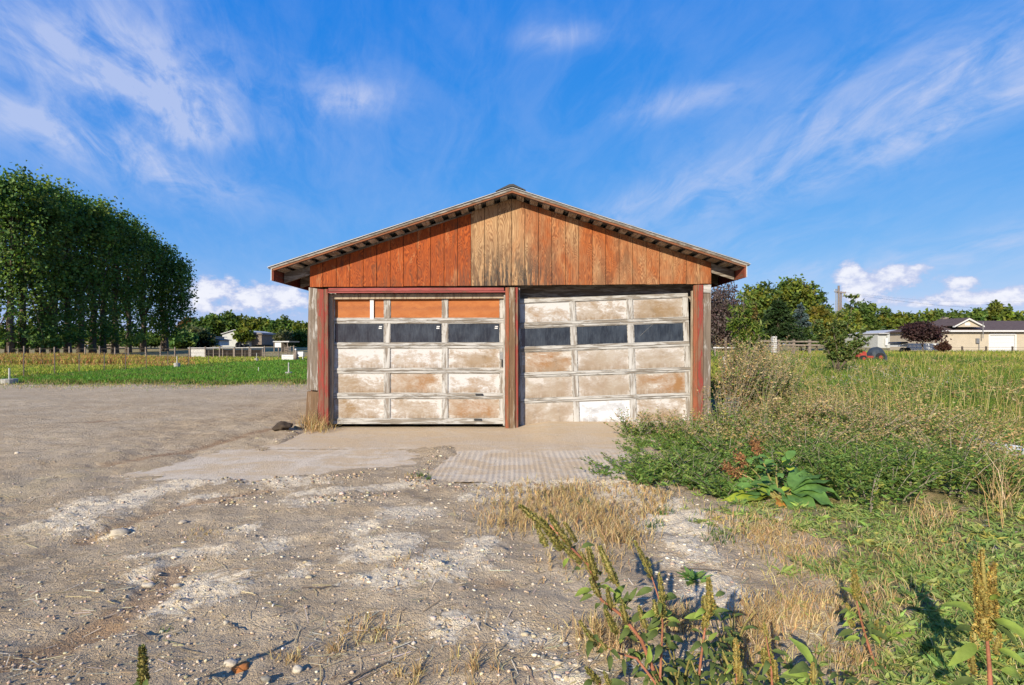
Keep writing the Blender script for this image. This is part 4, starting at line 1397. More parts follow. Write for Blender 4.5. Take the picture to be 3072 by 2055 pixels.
MB().tube([P(2699, 1004.5, SY - .06), P(2699, 1004.5, SY - .003)], .22, 10).build('round_vent', M['dark'], shed)

# --- white barn and trailer on the left
BY = 118.0
bb = T(-60, BY)
barn = empty('barn', (gX(705, BY), BY, bb), 'pale metal barn with shallow gable far behind the lawn', 'barn')
MB().prism([(gX(667, BY), bb - .2), (gX(748, BY), bb - .2), (gX(748, BY), gZ(999, BY)), (gX(705, BY), gZ(990, BY)), (gX(667, BY), gZ(1002, BY))], BY, BY + 14).build('wall', M['barnskin'], barn)
MB().prism([(gX(665, BY), gZ(1002.5, BY)), (gX(705, BY), gZ(990.3, BY)), (gX(750, BY), gZ(999.5, BY)), (gX(750, BY), gZ(998.3, BY)), (gX(705, BY), gZ(988.8, BY)), (gX(665, BY), gZ(1001, BY))], BY - .4, BY + 14.3).build('roof', M['tin'], barn)
MB().rect(674, 681, 1017, 1032, BY - .1, BY - .003).build('door', M['white'], barn)
MB().rect(749.5, 785, 1002, 1034, BY + 1, BY + 12).build('dark_annex', M['grey_wood'], barn)
MB().quadboard([(748, 1003), (788, 1003), (782, 998), (752, 996)], BY + .6, BY + 12.5).build('annex_roof', M['shingle'], barn)

TY = 108.0
tb = T(-60, TY)
tr = empty('trailer', (gX(640, TY), TY, tb), 'small white trailer home between the dark bush and barn', 'trailer')
MB().rect(624, 641, 1011, 1036, TY, TY + 4).build('body', M['white'], tr)
MB().rect(622, 645, 1009.5, 1011, TY - .3, TY + 4.3).build('roof', M['tin'], tr)
MB().rect(641.3, 659, 1021, 1036, TY + .4, TY + 4).build('lean_to', M['white'], tr)
MB().quadboard([(641.3, 1021), (664, 1021), (664, 1019.5), (645.5, 1016)], TY + .2, TY + 4.2).build('lean_to_roof', M['shingle'], tr)
for u in (629, 635, 648, 654):
    w = MB().rect(u - 1.8, u + 1.8, 1016 if u < 640 else 1024, 1021 if u < 640 else 1028, TY + (0 if u < 640 else .4) - .08, TY + (0 if u < 640 else .4) - .003).build('window', M['glass'], tr)

# --- dark tractor by the barn
KY = 100.0
kb = T(-52, KY)
k = empty('tractor', (gX(729, KY), KY, kb), 'small dark cab tractor parked in front of the barn', 'tractor')
zt = lambda v: HC + (V0 - v) / F * KY
MB().rect(717, 732, 1026, 1027.5, KY - .7, KY + .7).build('cab_roof', M['black'], k)
for u in (717.5, 724, 731):
    MB().rect(u, u + 1, 1027.5, 1034, KY - .65, KY - .55).build('cab_post', M['black'], k)
MB().rect(718, 731, 1034, 1041, KY - .6, KY + .6).build('body', M['black'], k)
MB().rect(731.2, 742, 1033, 1040, KY - .4, KY + .4).build('bonnet', M['black'], k)
for u, r in ((722, .62), (739, .42)):
    MB().tube([(gX(u, KY), KY - .85, kb + r), (gX(u, KY), KY - .605, kb + r)], r, 14).build('wheel', M['tyre'], k)

# --- open white shed, left of garage
OY = 78.0
ob = T(-35, OY)
o = empty('open_shed', (gX(848, OY), OY, ob), 'open fronted white shed with flat roof near the garage corner', 'shed')
MB().quadboard([(818, 1026), (866, 1026.5), (868, 1023), (820, 1023.5)], OY - .4, OY + 3.4).build('roof', M['tin'], o)
for u in (822, 844, 862):
    MB().rect(u - 1, u + 1, 1027, 1072, OY - .2, OY - .05).build('post', M['grey_wood'], o)
MB().rect(823, 843, 1028, 1042, OY + 2.8, OY + 2.9).build('back_panel', M['white'], o)
MB().rect(844.5, 861, 1027.5, 1072, OY + 2.9, OY + 3.0).build('dark_panel', M['dark'], o)

# --- long low animal run
CY_ = 58.0
cb = T(-30, CY_)
c = empty('animal_run', (gX(680, CY_), CY_, cb), 'long low wire animal run with pale flat roof behind the fence', 'animal run')
MB().rect(568, 616, 1046, 1071, CY_ + .1, CY_ + .16).build('panel', M['concrete'], c)
MB().quadboard([(563, 1045), (790, 1043.5), (790, 1042), (563, 1043)], CY_ - .1, CY_ + 2.2).build('roof', M['tin'], c)
for u in (567, 615, 640, 668, 700, 726, 752, 787):
    MB().rect(u - 1.2, u + 1.2, 1045.2, 1071.5, CY_ - .05, CY_ + .04).build('post', M['grey_wood'], c)
w = MB()
for i in range(60):
    u = 617 + i * 2.85
    w.tube([P(u, 1045, CY_ + .08), P(u, 1071, CY_ + .08)], .012, 3)
tag(w.build('wire_mesh', M['tpost'], c), kind='stuff')
MB().rect(618, 786, 1050, 1070, CY_ + 2.0, CY_ + 2.05).build('back_panel', M['grey_wood'], c)
far_tree(655, 1046, 60, 63, GRN, 'low green weeds behind the animal run', 1068, 'weed_thicket', .4, leaf=.25)

# --- planter box, lawn chair
y = 45.0
pl_ = empty('planter_box', (gX(863, y), y, T(-20, y)), 'low white plank planter box on the lawn', 'planter')
for i in range(3):
    MB().rect(846, 880, 1064.5 + i * 5, 1068.9 + i * 5, y, y + .05).build('plank', M['white'], pl_)
    MB().rect(846, 880, 1064.5 + i * 5, 1068.9 + i * 5, y + 1.1, y + 1.15).build('plank', M['white'], pl_)
MB().rect(845, 847, 1064, 1081, y + .052, y + 1.098).build('end_board', M['white'], pl_)
MB().rect(879, 881, 1064, 1081, y + .052, y + 1.098).build('end_board', M['white'], pl_)
MB().rect(848, 878, 1066, 1080, y + .06, y + 1.09).build('soil', M['bark'], pl_)
for i, (u, vt) in enumerate(((858, 1040), (868, 1038))):
    ld = empty('slatted_frame', (gX(u, y + 2.5), y + 2.5, 0), ('left' if i == 0 else 'right') + ' grey slatted frame standing behind the white planter', 'trellis', 'grey slatted frames behind the planter')
    for du in (-4, 4):
        MB().rect(u + du - .8, u + du + .8, vt, 1076, y + 2.5, y + 2.56).build('post', M['grey_wood'], ld)
    for kx in range(5):
        MB().rect(u - 4, u + 4, vt + 3 + kx * 5, vt + 5 + kx * 5, y + 2.44, y + 2.498).build('slat', M['grey_wood'], ld)
y = 46.0
ch = empty('lawn_chair', (gX(898, y), y, T(-20, y)), 'white lawn bench with slatted back beside the garage', 'chair')
MB().quadboard([(884, 1070), (908, 1070), (908, 1067.5), (884, 1067.5)], y - .5, y).build('seat', M['white'], ch)
for i in range(6):
    MB().quadboard([(884 + i * 4.2, 1067), (887.5 + i * 4.2, 1067), (888.5 + i * 4.2, 1055), (885 + i * 4.2, 1055)], y, y + .05).build('slat', M['white'], ch)
for u in (884, 907):
    for yy in (y - .5, y - .06):
        MB().rect(u, u + 1.6, 1070.2, 1080, yy, yy + .05).build('leg', M['white'], ch)
    MB().rect(u, u + 1.6, 1061.5, 1063, y - .5, y - .005).build('arm', M['white'], ch)
y = 45.5
ub = empty('garden_statue', (gX(888, y - .9), y - .9, 0), 'small dark and white garden figure in front of the white bench', 'garden figure')
MB().tube([P(888, 1079, y - .9), P(887, 1068, y - .9), P(888, 1056, y - .9), P(887, 1049, y - .9)], [.16, .2, .12, .05], 8).build('body', M['grey_wood'], ub, smooth=True)
MB().tube([P(887, 1051, y - .9), P(887, 1046, y - .9)], [.09, .07], 8).build('head', M['white'], ub, smooth=True)

# --- posts set in concrete on the lawn
M['wire_pale'] = simple('pale_pipe', (.36, .36, .33), .6, .2)
M['plug'] = simple('old_concrete_plug', (.30, .29, .26), .9, .25, 9, .3)


def footed(u, vb, vtop_blk, vtop, w, label, tilt=0.0):
    y = HC * F / (vb - V0)
    x = gX(u, y)
    z = float(ground_z([x], [y])[0])
    r = w / 2 / F * y
    hb_ = (vb - vtop_blk) / F * y
    ht = (vb - vtop) / F * y
    root = empty('concrete_footed_post', (x, y, z), label, 'post', 'posts in concrete plugs on the lawn')
    MB().tube([(x, y, z - .08), (x, y, z + hb_ * .9), (x, y, z + hb_)], [r * .94, r, r * .96], 14).build('concrete_plug', M['plug'], root)
    MB().tube([(x, y, z + hb_ - .02), (x + tilt, y, z + ht)], .026, 8).build('pipe', M['wire_pale'], root)


footed(28, 1150, 1136, 1104, 40, 'white pipe post in a round concrete plug at the left photo edge')
footed(531, 1103, 1088, 1068, 17, 'upright post in a tall concrete plug beside the wire fence')
footed(770, 1083, 1074, 1058, 11, 'farthest post in concrete, in front of the animal run')
footed(866, 1124, 1114, 1086, 20, 'white pipe post in a squat concrete plug near the garage')
sk = empty('marker_stake', (*G(775, 1116), 0), 'thin white stake alone in the lawn', 'stake')
a = G(775, 1116)
MB().tube([(a[0], a[1], -.05), (a[0] + .01, a[1], .22)], .012, 5).build('shaft', M['white'], sk)

# --- T-post and wire fence along the lawn
fence = empty('wire_fence', (-19.6, 24, 0), 'thin wire fence on dark steel posts along the left lawn', 'fence')
fp = [(-22.2, 14.0), (-20.6, 16.8), (-18.6, 19.5), (-19.3, 21.6), (-19.62, 23.2), (-19.75, 24.8), (-20.0, 26.5), (-20.15, 28.2), (-20.3, 30.2), (-20.4, 32.3), (-20.5, 34.6), (-20.6, 37), (-20.6, 39.5), (-20.6, 42), (-20.5, 45), (-20.4, 48), (-20.2, 51)]
for (x, y) in fp:
    MB().box((x - .02, y - .003, -.2), (x + .02, y + .003, .88 + random.uniform(-.04, .05))).box((x - .003, y + .0035, -.2), (x + .003, y + .03, .86)).build('post', M['tpost'], fence)
w = MB()
for hgt in (.22, .42, .62, .80):
    w.tube([(x + .025, y, hgt + random.uniform(-.02, .02)) for x, y in fp[1:]], .004, 3)
w.build('wire', M['tpost'], fence)
# far cross fence behind the long grass
ff = empty('cross_fence', (-38, 52, 0), 'far row of pale posts in front of the poplar trunks', 'fence')
for i in range(22):
    x, y = -52 + i * 1.55, 53 + random.uniform(-.2, .2)
    MB().box((x - .05, y - .05, -.2), (x + .05, y + .05, 1.15 + random.uniform(-.1, .15))).build('post', M['grey_wood'], ff)
for z in (.5, .95):
    MB().tube([(-52, 53.06, z), (-20, 53.06, z)], .012, 3).build('wire', M['tpost'], ff)
# plank fence seen between the poplar trunks
pf = empty('plank_fence', (-66, 92, T(-66, 92)), 'grey plank fence glimpsed between the poplar trunks', 'fence')
zb_ = T(-66, 92)
for i in range(5):
    x = -90 + i * 5.2
    MB().box((x - .1, 91.9, zb_ - .2), (x + .1, 92.1, zb_ + 1.5)).build('post', M['grey_wood'], pf)
for kx in range(3):
    MB().box((-90.1, 91.84, zb_ + .35 + kx * .45), (-69.1, 91.895, zb_ + .52 + kx * .45)).build('rail', M['grey_wood'], pf)

# --- right side: rail fence, stone pillar, picket fence, wire fence
y = 46.0
rf = empty('rail_fence', (gX(2380, y), y, T(27, y)), 'grey wooden rail fence along the back of the field', 'fence')
for u in (2282, 2337, 2382, 2430, 2478):
    MB().rect(u - 3.5, u + 3.5, 1019, 1062, y - .08, y + .08).build('post', M['grey_wood'], rf)
for (u0, u1, v) in ((2284, 2337, 1023), (2337, 2430, 1024.5), (2430, 2478, 1025), (2284, 2382, 1034), (2382, 2478, 1035)):
    MB().rect(u0, u1, v - 2, v + 2.4, y - .14, y - .082).build('rail', M['grey_wood'], rf)
y = 45.2
sp = empty('stone_pillar', (gX(2326, y), y, T(23, y)), 'pale stacked stone pillar standing at the rail fence', 'pillar')
for k_ in range(8):
    MB().rect(2319.5 + random.uniform(-1, 1), 2332 + random.uniform(-1, 1), 1009 + k_ * 6.2, 1014.9 + k_ * 6.2, y - .2 + random.uniform(-.02, .02), y + .2).build('stone', M['concrete'], sp, bevel=.03)
y = 40.0
lr = empty('low_rail_fence', (gX(2185, y), y, T(17, y)), 'low pale rail fence right behind the garage corner', 'fence')
for u in (2146, 2178, 2212, 2250):
    MB().rect(u - 2, u + 2, 1039, 1068, y - .05, y + .05).build('post', M['grey_wood'], lr)
MB().rect(2140, 2252, 1041.5, 1044.5, y - .09, y - .052).build('rail', M['white'], lr)
dp = empty('wooden_stake', (gX(2178, 15), 15, 0), 'dark wooden stake just right of the garage wall', 'stake')
MB().rect(2175, 2181, 1012, 1110, 15, 15.06).build('shaft', M['bark'], dp)
wp = empty('pipe_post', (gX(2173, 8.62), 8.62, 0), 'short white pipe post behind the dry bush', 'post')
MB().tube([P(2173, 1070, 8.62), P(2173, 1250, 8.62)], .02, 8).build('pipe', M['white'], wp)
y = 55.0
pk = empty('picket_fence', (gX(2765, y), y, T(44, y)), 'white picket fence behind the purple maple trunk', 'fence')
for i in range(24):
    u = 2722 + i * 4
    MB().rect(u - 1.2, u + 1.2, 1030, 1050, y, y + .04).build('picket', M['white'], pk)
for v in (1034, 1043):
    MB().rect(2720, 2818, v - 1, v + 1, y + .042, y + .09).build('rail', M['white'], pk)
y = 58.0
wf_ = empty('field_wire_fence', (gX(2960, y), y, T(54, y)), 'low dark post and wire fence in front of the beige house', 'fence')
for u in (2802, 2888, 2960, 3039, 3110):
    MB().rect(u - 1.8, u + 1.8, 1039, 1062, y - .06, y + .06).build('post', M['tpost'], wf_)
for v in (1043, 1050):
    MB().tube([P(2802, v, y), P(3110, v, y)], .018, 3).build('wire', M['tpost'], wf_)
y = 50.0
hd = empty('parked_vehicle', (gX(2712, y + 4), y + 4, T(40, y + 4)), 'dark roofed white vehicle left of the purple maple', 'vehicle')
yy = y + 4
MB().quadboard([(2702, 1040), (2724, 1040), (2722, 1030), (2704, 1031)], yy, yy + 1.6).build('body', M['white'], hd)
MB().quadboard([(2700, 1030.5), (2726, 1029.5), (2722, 1025), (2704, 1026)], yy - .1, yy + 1.7).build('roof', M['black'], hd)
for u in (2706, 2720):
    MB().tube([(gX(u, yy), yy - .2, T(40, yy) + .3), (gX(u, yy), yy - .01, T(40, yy) + .3)], .3, 12).build('wheel', M['tyre'], hd)
gz_ = T(40, yy)

# --- riding mower half under a dark tarp
y = 34.0
mz = float(ground_z([gX(2605, y)], [y])[0])
mw = empty('riding_mower', (gX(2605, y), y, mz), 'red riding mower in the grass, rear half under a dark tarp', 'mower')
sc_ = y / F
X0 = gX(2605, y)
MB().prism([(X0 - .86, mz + .32), (X0 - .30, mz + .30), (X0 - .30, mz + .66), (X0 - .55, mz + .72), (X0 - .84, mz + .58)], y - .3, y + .3).build('bonnet', M['red_paint'], mw, bevel=.03)
MB().prism([(X0 - .28, mz + .24), (X0 + .25, mz + .24), (X0 + .25, mz + .40), (X0 - .28, mz + .40)], y - .42, y + .42).build('deck', M['red_paint'], mw, bevel=.02)
for dx_, r in ((-.64, .22), (.46, .30)):
    for dy in (-.44, .44):
        whl = MB().tube([(X0 + dx_, y + dy - .08, mz + r), (X0 + dx_, y + dy + .08, mz + r)], r, 14).build('wheel', M['tyre'], mw)
        MB().tube([(X0 + dx_, y + dy - .085, mz + r), (X0 + dx_, y + dy + .085, mz + r)], r * .45, 10).build('rim', M['red_paint'], whl)
MB().tube([(X0 - .3, y, mz + .62), (X0 - .14, y, mz + .92)], .02, 6).build('steering_column', M['black'], mw)
tp = MB()
ring = []
for (t, hh, ww) in ((0, .05, .5), (.08, .62, .5), (.25, .90, .46), (.5, 1.0, .44), (.75, .92, .46), (.95, .66, .5), (1.0, .05, .5)):
    xx = X0 - .02 + t * .98
    ring.append([(xx, y - ww, mz), (xx, y - ww * .9, mz + hh * .6), (xx, y - ww * .45, mz + hh), (xx, y + ww * .45, mz + hh * .97), (xx, y + ww * .9, mz + hh * .6), (xx, y + ww, mz)])
for i in range(6):
    b = len(tp.v)
    tp.add(ring[i] + ring[i + 1], [(k_, k_ + 1, k_ + 7, k_ + 6) for k_ in range(5)])
tp.build('tarp_cover', M['tarp'], mw, smooth=True)

# --- utility poles with wires
y = 92.0
pz = T(60, y)
up = empty('utility_pole', (gX(2516, y), y, pz), 'thick brown utility pole carrying a coil ring on top', 'utility pole')
MB().tube([(gX(2516, y), y, pz - .3), (gX(2516, y), y, gZ(857, y))], [.24, .17], 8).build('pole', M['pole_wood'], up)
ring = MB()
n = 14
ring.tube([(gX(2506, y) + .32 * math.cos(t), y - .2, gZ(873, y) + .32 * math.sin(t)) for t in np.linspace(0, 2 * math.pi, n)], .05, 5)
ring.build('coil_ring', M['wire'], up)
MB().rect(2506, 2516, 872, 876, y - .26, y - .2).build('bracket', M['pole_wood'], up)
y2 = 108.0
pz2 = T(60, y2)
u2 = empty('utility_pole', (gX(2523, y2), y2, pz2), 'farther utility pole with a cross arm, right of the thick pole', 'utility pole')
MB().tube([(gX(2523, y2), y2, pz2 - .3), (gX(2523, y2), y2, gZ(874, y2))], [.22, .15], 8).build('pole', M['pole_wood'], u2)
MB().rect(2511, 2538, 876.5, 880, y2 - .3, y2 - .2).build('cross_arm', M['pole_wood'], u2)
for u in (2513, 2529, 2536):
    MB().tube([P(u, 876.4, y2 - .25), P(u, 873.4, y2 - .25)], .07, 6).build('insulator', M['concrete'], u2)
y3 = 72.0
lp = empty('light_pole', (gX(2508, y3), y3, T(46, y3)), 'slim pale metal pole left of the thick utility pole', 'pole')
MB().tube([(gX(2508, y3), y3, T(46, y3) - .2), (gX(2508, y3), y3, gZ(868, y3))], [.10, .06], 8).build('shaft', M['wire'], lp)
for i, (a, b, sag, lb) in enumerate((((2529, 875, y2), (3300, 884, 120), 2.0, 'upper power line crossing the sky above the house'), ((2536, 877, y2), (3300, 908, 120), 2.2, 'middle power line crossing the sky above the house'), ((2513, 877, y2), (3300, 932, 118), 1.4, 'lower power line reaching towards the house roof'))):
    A, B = Vector(P(*a)), Vector(P(*b))
    pts = [A.lerp(B, t) - Vector((0, 0, sag * 4 * t * (1 - t))) for t in np.linspace(0, 1, 12)]
    tag(MB().tube(pts, .012, 3).build('power_line', M['black']), lb, 'power line', 'power lines right of the poles')

# --- white irrigation pipe in the grass on the right
a, b = G(2880, 1335), G(3100, 1398)
pp = MB().tube([(a[0], a[1], .06), ((a[0] + b[0]) / 2, (a[1] + b[1]) / 2, .07), (b[0] + .6, b[1] - .5, .07)], .065, 12).build('irrigation_pipe', M['pvc'], None, smooth=True)
tag(pp, 'long white pipe lying in dry grass at the right edge', 'pipe')

# ------------------------------------------------------------------ loose things on the dirt
ICO_V, ICO_F = [], []
_bm = __import__('bmesh').new()
__import__('bmesh').ops.create_icosphere(_bm, subdivisions=1, radius=1.0)
ICO_V = np.array([v.co[:] for v in _bm.verts])
ICO_F = np.array([[v.index for v in f.verts] for f in _bm.faces])
_bm.free()


def in_frame_ground(n, u0, u1, v0, v1):
    """points whose ground footprint lies in this part of the photo, even over the picture"""
    u = rng.uniform(u0, u1, n)
    v = rng.uniform(v0, v1, n)
    y = HC * F / (v - V0)
    return (u - U0) / F * y, y


def free_dirt(x, y):
    """true where neither grass nor slab nor building stands"""
    g = ~poly_mask(x, y, [(-3.1, 7.6), (3.1, 7.6), (3.1, 14.3), (-3.1, 14.3)])
    return g


def pebbles(name, x, y, r, cols, flat=.65, sink=.25):
    z = ground_z(x, y)
    n = len(x)
    k = len(ICO_V)
    sc = r[:, None] * np.stack([rng.uniform(.7, 1.3, n), rng.uniform(.7, 1.3, n), rng.uniform(.45, .9, n) * flat * 1.4], 1)
    a = rng.uniform(0, 6.28, n)
    ca, sa = np.cos(a), np.sin(a)
    Vv = ICO_V[None] * (1 + rng.normal(0, .13, (n, k, 1))) * sc[:, None, :]
    Xr = Vv[..., 0] * ca[:, None] - Vv[..., 1] * sa[:, None]
    Yr = Vv[..., 0] * sa[:, None] + Vv[..., 1] * ca[:, None]
    Vv = np.stack([Xr + x[:, None], Yr + y[:, None], Vv[..., 2] + z[:, None] + (sc[:, 2] * (1 - 2 * sink))[:, None]], -1)
    Fc = (ICO_F[None] + (np.arange(n) * k)[:, None, None]).reshape(-1, 3)
    return npmesh(name, Vv.reshape(-1, 3), Fc, M['stone'], None, np.repeat(cols, k, 0))


# grit and clods, small to pea size, then clods of crust
x, y = in_frame_ground(5000, -60, 2300, 1290, 2110)
k = free_dirt(x, y) & (rng.random(len(x)) < np.where(y > 5, .5, .85) * (.35 + 1.0 * fbm(x, y, 1.1, 141, 3)))
x, y = x[k], y[k]
x = x + rng.normal(0, .02, len(x))
r = rng.gamma(1.6, .0022, len(x)) + .002 + .0006 * y
tag(pebbles('gravel', x, y, np.clip(r * .72, .0018, .0085), palette([(.43, .33, .22), (.49, .40, .28), (.36, .27, .175), (.57, .49, .38), (.30, .24, .18)], len(x), .12)), kind='stuff')
pm = []
for (u, v, ru, rv, a) in PALE + [(1250, 1650, 300, 120, .6), (600, 1700, 300, 120, .5)]:
    n = int(44 * a)
    uu, vv = rng.normal(u, ru * .7, n), rng.normal(v, rv * .7, n)
    ok = (vv > 1300) & (vv < 2100)
    yv = HC * F / (vv[ok] - V0)
    pm.append(np.stack([(uu[ok] - U0) / F * yv, yv], 1))
pm = np.concatenate(pm)
x, y = pm[:, 0], pm[:, 1]
tag(pebbles('crust_clods', x, y, np.clip(rng.gamma(1.8, .0028, len(x)) + .003, .003, .018), palette([(.58, .49, .37), (.62, .54, .42), (.49, .40, .28), (.43, .34, .23)], len(x), .08), .42, .42), kind='stuff')

# crumbled edges of the slabs
cr = []
for pts, n in (([(905, 1288), (800, 1340), (690, 1400)], 170), ([(1330, 1335), (1280, 1390), (1225, 1442)], 150), ([(1225, 1442), (1500, 1452), (1880, 1452)], 240), ([(640, 1430), (900, 1440), (1120, 1425)], 200), ([(1490, 1287), (1535, 1296)], 40), ([(900, 1500), (1200, 1480)], 120), ([(620, 1500), (820, 1470)], 80)):
    for _ in range(n):
        i = random.randrange(len(pts) - 1)
        t = random.random()
        u = pts[i][0] * (1 - t) + pts[i + 1][0] * t + random.gauss(0, 16)
        v = pts[i][1] * (1 - t) + pts[i + 1][1] * t + random.gauss(0, 7)
        cr.append(G(u, v))
cr = np.array(cr)
tag(pebbles('slab_crumbs', cr[:, 0], cr[:, 1], np.clip(rng.gamma(1.4, .0038, len(cr)) + .003, .003, .016), palette([(.40, .31, .2), (.30, .23, .15), (.52, .44, .33), (.22, .17, .12)], len(cr), .15), .6, .25), kind='stuff')

# straw and twigs lying about
x, y = in_frame_ground(12500, -60, 3130, 1275, 2110)
dens = .18 + .9 * np.clip(blobs_px(x, y, STRAW), 0, 1) + .35 * sm(1.2, 1.8, x)
k = free_dirt(x, y) & (rng.random(len(x)) < dens)
x, y = x[k], y[k]
n = len(x)
a = np.where(rng.random(n) < .6, rng.normal(.25, .5, n), rng.uniform(0, 3.14, n))
L = rng.gamma(2.2, .022, n) + .02
wd = rng.uniform(.0014, .0032, n) + .0004 * y
d = np.stack([np.cos(a), np.sin(a), rng.normal(0, .10, n)], 1)
s = np.stack([-np.sin(a), np.cos(a), rng.normal(0, .3, n)], 1)
z = ground_z(x, y) + .006
p = np.stack([x, y, z], 1)
Vv = np.stack([p - d * L[:, None] * .5 - s * wd[:, None] * .5, p - d * L[:, None] * .5 + s * wd[:, None] * .5, p + d * L[:, None] * .5 + s * wd[:, None] * .5, p + d * L[:, None] * .5 - s * wd[:, None] * .5], 1).reshape(-1, 3)
Q2 = (np.arange(n) * 4)[:, None] + np.array([0, 1, 2, 3])
tag(npmesh('loose_straw', Vv, Q2, M['dry'], None, np.repeat(palette([(.55, .46, .30), (.46, .36, .20), (.62, .56, .44), (.30, .22, .14)], n, .12), 4, 0)), kind='stuff')

# single stones one can pick out
STN = [(722, 1985, 26, 15, (.50, .20, .07), 'orange brown cobble at the bottom edge of the photo'), (690, 1970, 26, 12, (.56, .52, .46), 'flat cream stone leaning on the orange cobble'), (797, 2026, 15, 14, (.26, .26, .25), 'round grey pebble right of the orange cobble'),
       (890, 1990, 18, 13, (.60, .57, .50), 'smooth oval cream stone near the bottom edge'), (1070, 2026, 16, 10, (.20, .18, .19), 'dark purplish pebble at the bottom edge'), (1046, 2023, 8, 8, (.42, .40, .38), 'small grey pebble beside the dark pebble'),
       (1241, 1908, 8, 7, (.60, .58, .58), 'small round white pebble right of the dry tufts'), (1385, 1763, 10, 9, (.30, .26, .25), 'pointed grey stone casting a short shadow'), (1150, 1891, 9, 7, (.38, .36, .36), 'grey pebble beside a dry grass tuft'),
       (1494, 1912, 8, 6, (.60, .55, .52), 'pale pink pebble left of the pigweed'), (1696, 1911, 9, 8, (.36, .38, .40), 'bluish grey pebble near the leaning pigweed'), (1630, 1944, 8, 8, (.24, .25, .26), 'dark grey pebble below the bluish one'),
       (1600, 1740, 6, 6, (.58, .55, .50), 'tiny pale pebble on bare dirt beside dry grass'), (442, 1715, 20, 9, (.60, .57, .51), 'flat pale crust stone at the left of the white patch'), (350, 1578, 34, 10, (.55, .51, .44), 'long flat pale rock in the tyre rut'),
       (545, 1554, 14, 6, (.50, .46, .40), 'flat greyish stone on the dirt right of the rut'), (675, 1848, 10, 8, (.58, .55, .48), 'pale stone at the lower tip of the white patch'), (555, 1837, 9, 7, (.55, .52, .47), 'cream pebble on the dirt just below the white patch'),
       (530, 1720, 14, 8, (.56, .53, .46), 'chunky pale stone inside the white patch'), (2338, 1558, 24, 8, (.60, .56, .48), 'long pale stone beside the big leafed dock'), (1925, 1467, 12, 9, (.56, .52, .45), 'pale stone at the edge of the weed mound'),
       (50, 1355, 7, 5, (.62, .60, .56), 'small white stone far left on the dirt'), (1130, 1475, 10, 6, (.22, .18, .15), 'dark clod below the slab edge'), (1505, 1370, 6, 5, (.20, .17, .14), 'dark crumb on the ribbed slab'), (250, 1890, 8, 6, (.5, .45, .38), 'small tan stone beside the clay rut'),
       (1278, 1455, 8, 5, (.58, .55, .5), 'pale pebble just below the ribbed slab'), (500, 1906, 7, 6, (.48, .42, .36), 'tan pebble below the tiny green sprout')]
bmesh = __import__('bmesh')


def stone(u, v, rw, rh, col, label, name='stone', cat='stone', group='loose stones on the dirt', sub=2, sink=.42, noise_=.24):
    col = tuple(q_ * k_ for q_, k_ in zip(col, (.74, .68, .58)))
    y = HC * F / (v + rh - V0)
    x = gX(u, y)
    z = float(ground_z([x], [y])[0])
    rx, rz = rw / F * y * .9, rh / F * y * .95
    bm = bmesh.new()
    bmesh.ops.create_icosphere(bm, subdivisions=sub, radius=1)
    sd = random.uniform(0, 99)
    from mathutils import noise as mn
    vs_, cs = [], []
    for v_ in bm.verts:
        c = v_.co * (1 + noise_ * 2 * mn.noise(v_.co * 1.3 + Vector((sd, 0, 0))) + noise_ * mn.noise(v_.co * 3.1 + Vector((0, sd, 0))))
        vs_.append((x + c.x * rx, y + c.y * rx * .8 + rx * .3, z + c.z * rz + rz * (1 - 2 * sink)))
        q = 1 + .35 * mn.noise(v_.co * 2.2 + Vector((sd, sd, 0)))
        cs.append([max(.01, a_ * q) for a_ in col])
    fs = [[v_.index for v_ in f.verts] for f in bm.faces]
    bm.free()
    o = npmesh(name, vs_, fs, M['stone'], None, cs, smooth=True)
    return tag(o, label, cat, group)


for s_ in STN:
    stone(*s_)
stone(845, 1276, 27, 14, (.07, .055, .045), 'dark lumpy rock on the dirt left of the garage post', 'rock', 'rock', None, 3, .2, .3)
stone(897, 1272, 22, 9, (.42, .36, .28), 'pale buried rock between the dark rock and the garage post', 'rock', 'rock', None, 2, .35, .25)
stone(1495, 1288, 9, 7, (.10, .08, .06), 'dark broken chunk at the foot of the middle post', 'rock', 'rock', None, 2, .2, .35)

# ------------------------------------------------------------------ grasses
LAWN = [(0.10, 0.23, 0.024), (0.125, 0.265, 0.03), (0.155, 0.285, 0.036), (0.08, 0.195, 0.024)]
GOLD = [(0.44, 0.31, 0.11), (0.38, 0.28, 0.10), (0.50, 0.38, 0.17), (0.33, 0.25, 0.08)]
YGRN = [(0.26, 0.31, 0.04), (0.20, 0.27, 0.035), (0.33, 0.34, 0.055), (0.15, 0.225, 0.03), (0.38, 0.35, 0.075)]
STRW = [(0.50, 0.36, 0.17), (0.42, 0.28, 0.12), (0.55, 0.43, 0.24), (0.35, 0.25, 0.13)]


def logy(n, a, b):
    return np.exp(rng.uniform(math.log(a), math.log(b), n))


# lawn
n = 90000
y = logy(n, 16.0, 58)
x = -y * rng.uniform(.34, 1.10, n)
k = (x > np.interp(y, [14, 19.5, 23, 30, 60], [-30, -18.8, -19.7, -20.4, -20.6])) & (y - EDGE(x) > rng.uniform(-.5, .9, n))
x, y = x[k], y[k]
n = len(x)
tone = fbm(x, y, .5, 71, 3)
lv = Leaves()
c = palette(LAWN, n, .18)
dry_ = rng.random(n) < np.clip(.03 + .9 * sm(1.3, .2, y - EDGE(x)) + .5 * sm(.55, .72, tone), 0, .8)
c[dry_] = palette([(.16, .17, .04), (.22, .20, .06), (.12, .15, .03)], int(dry_.sum()), .15)
lv.blades(np.stack([x, y, ground_z(x, y) - .01], 1), rng.uniform(.07, .17, n) * (1 + .4 * tone), .010 + .0009 * y, np.full(n, .7), c)
tag(lv.build('lawn_grass', M['leaf']), kind='stuff')

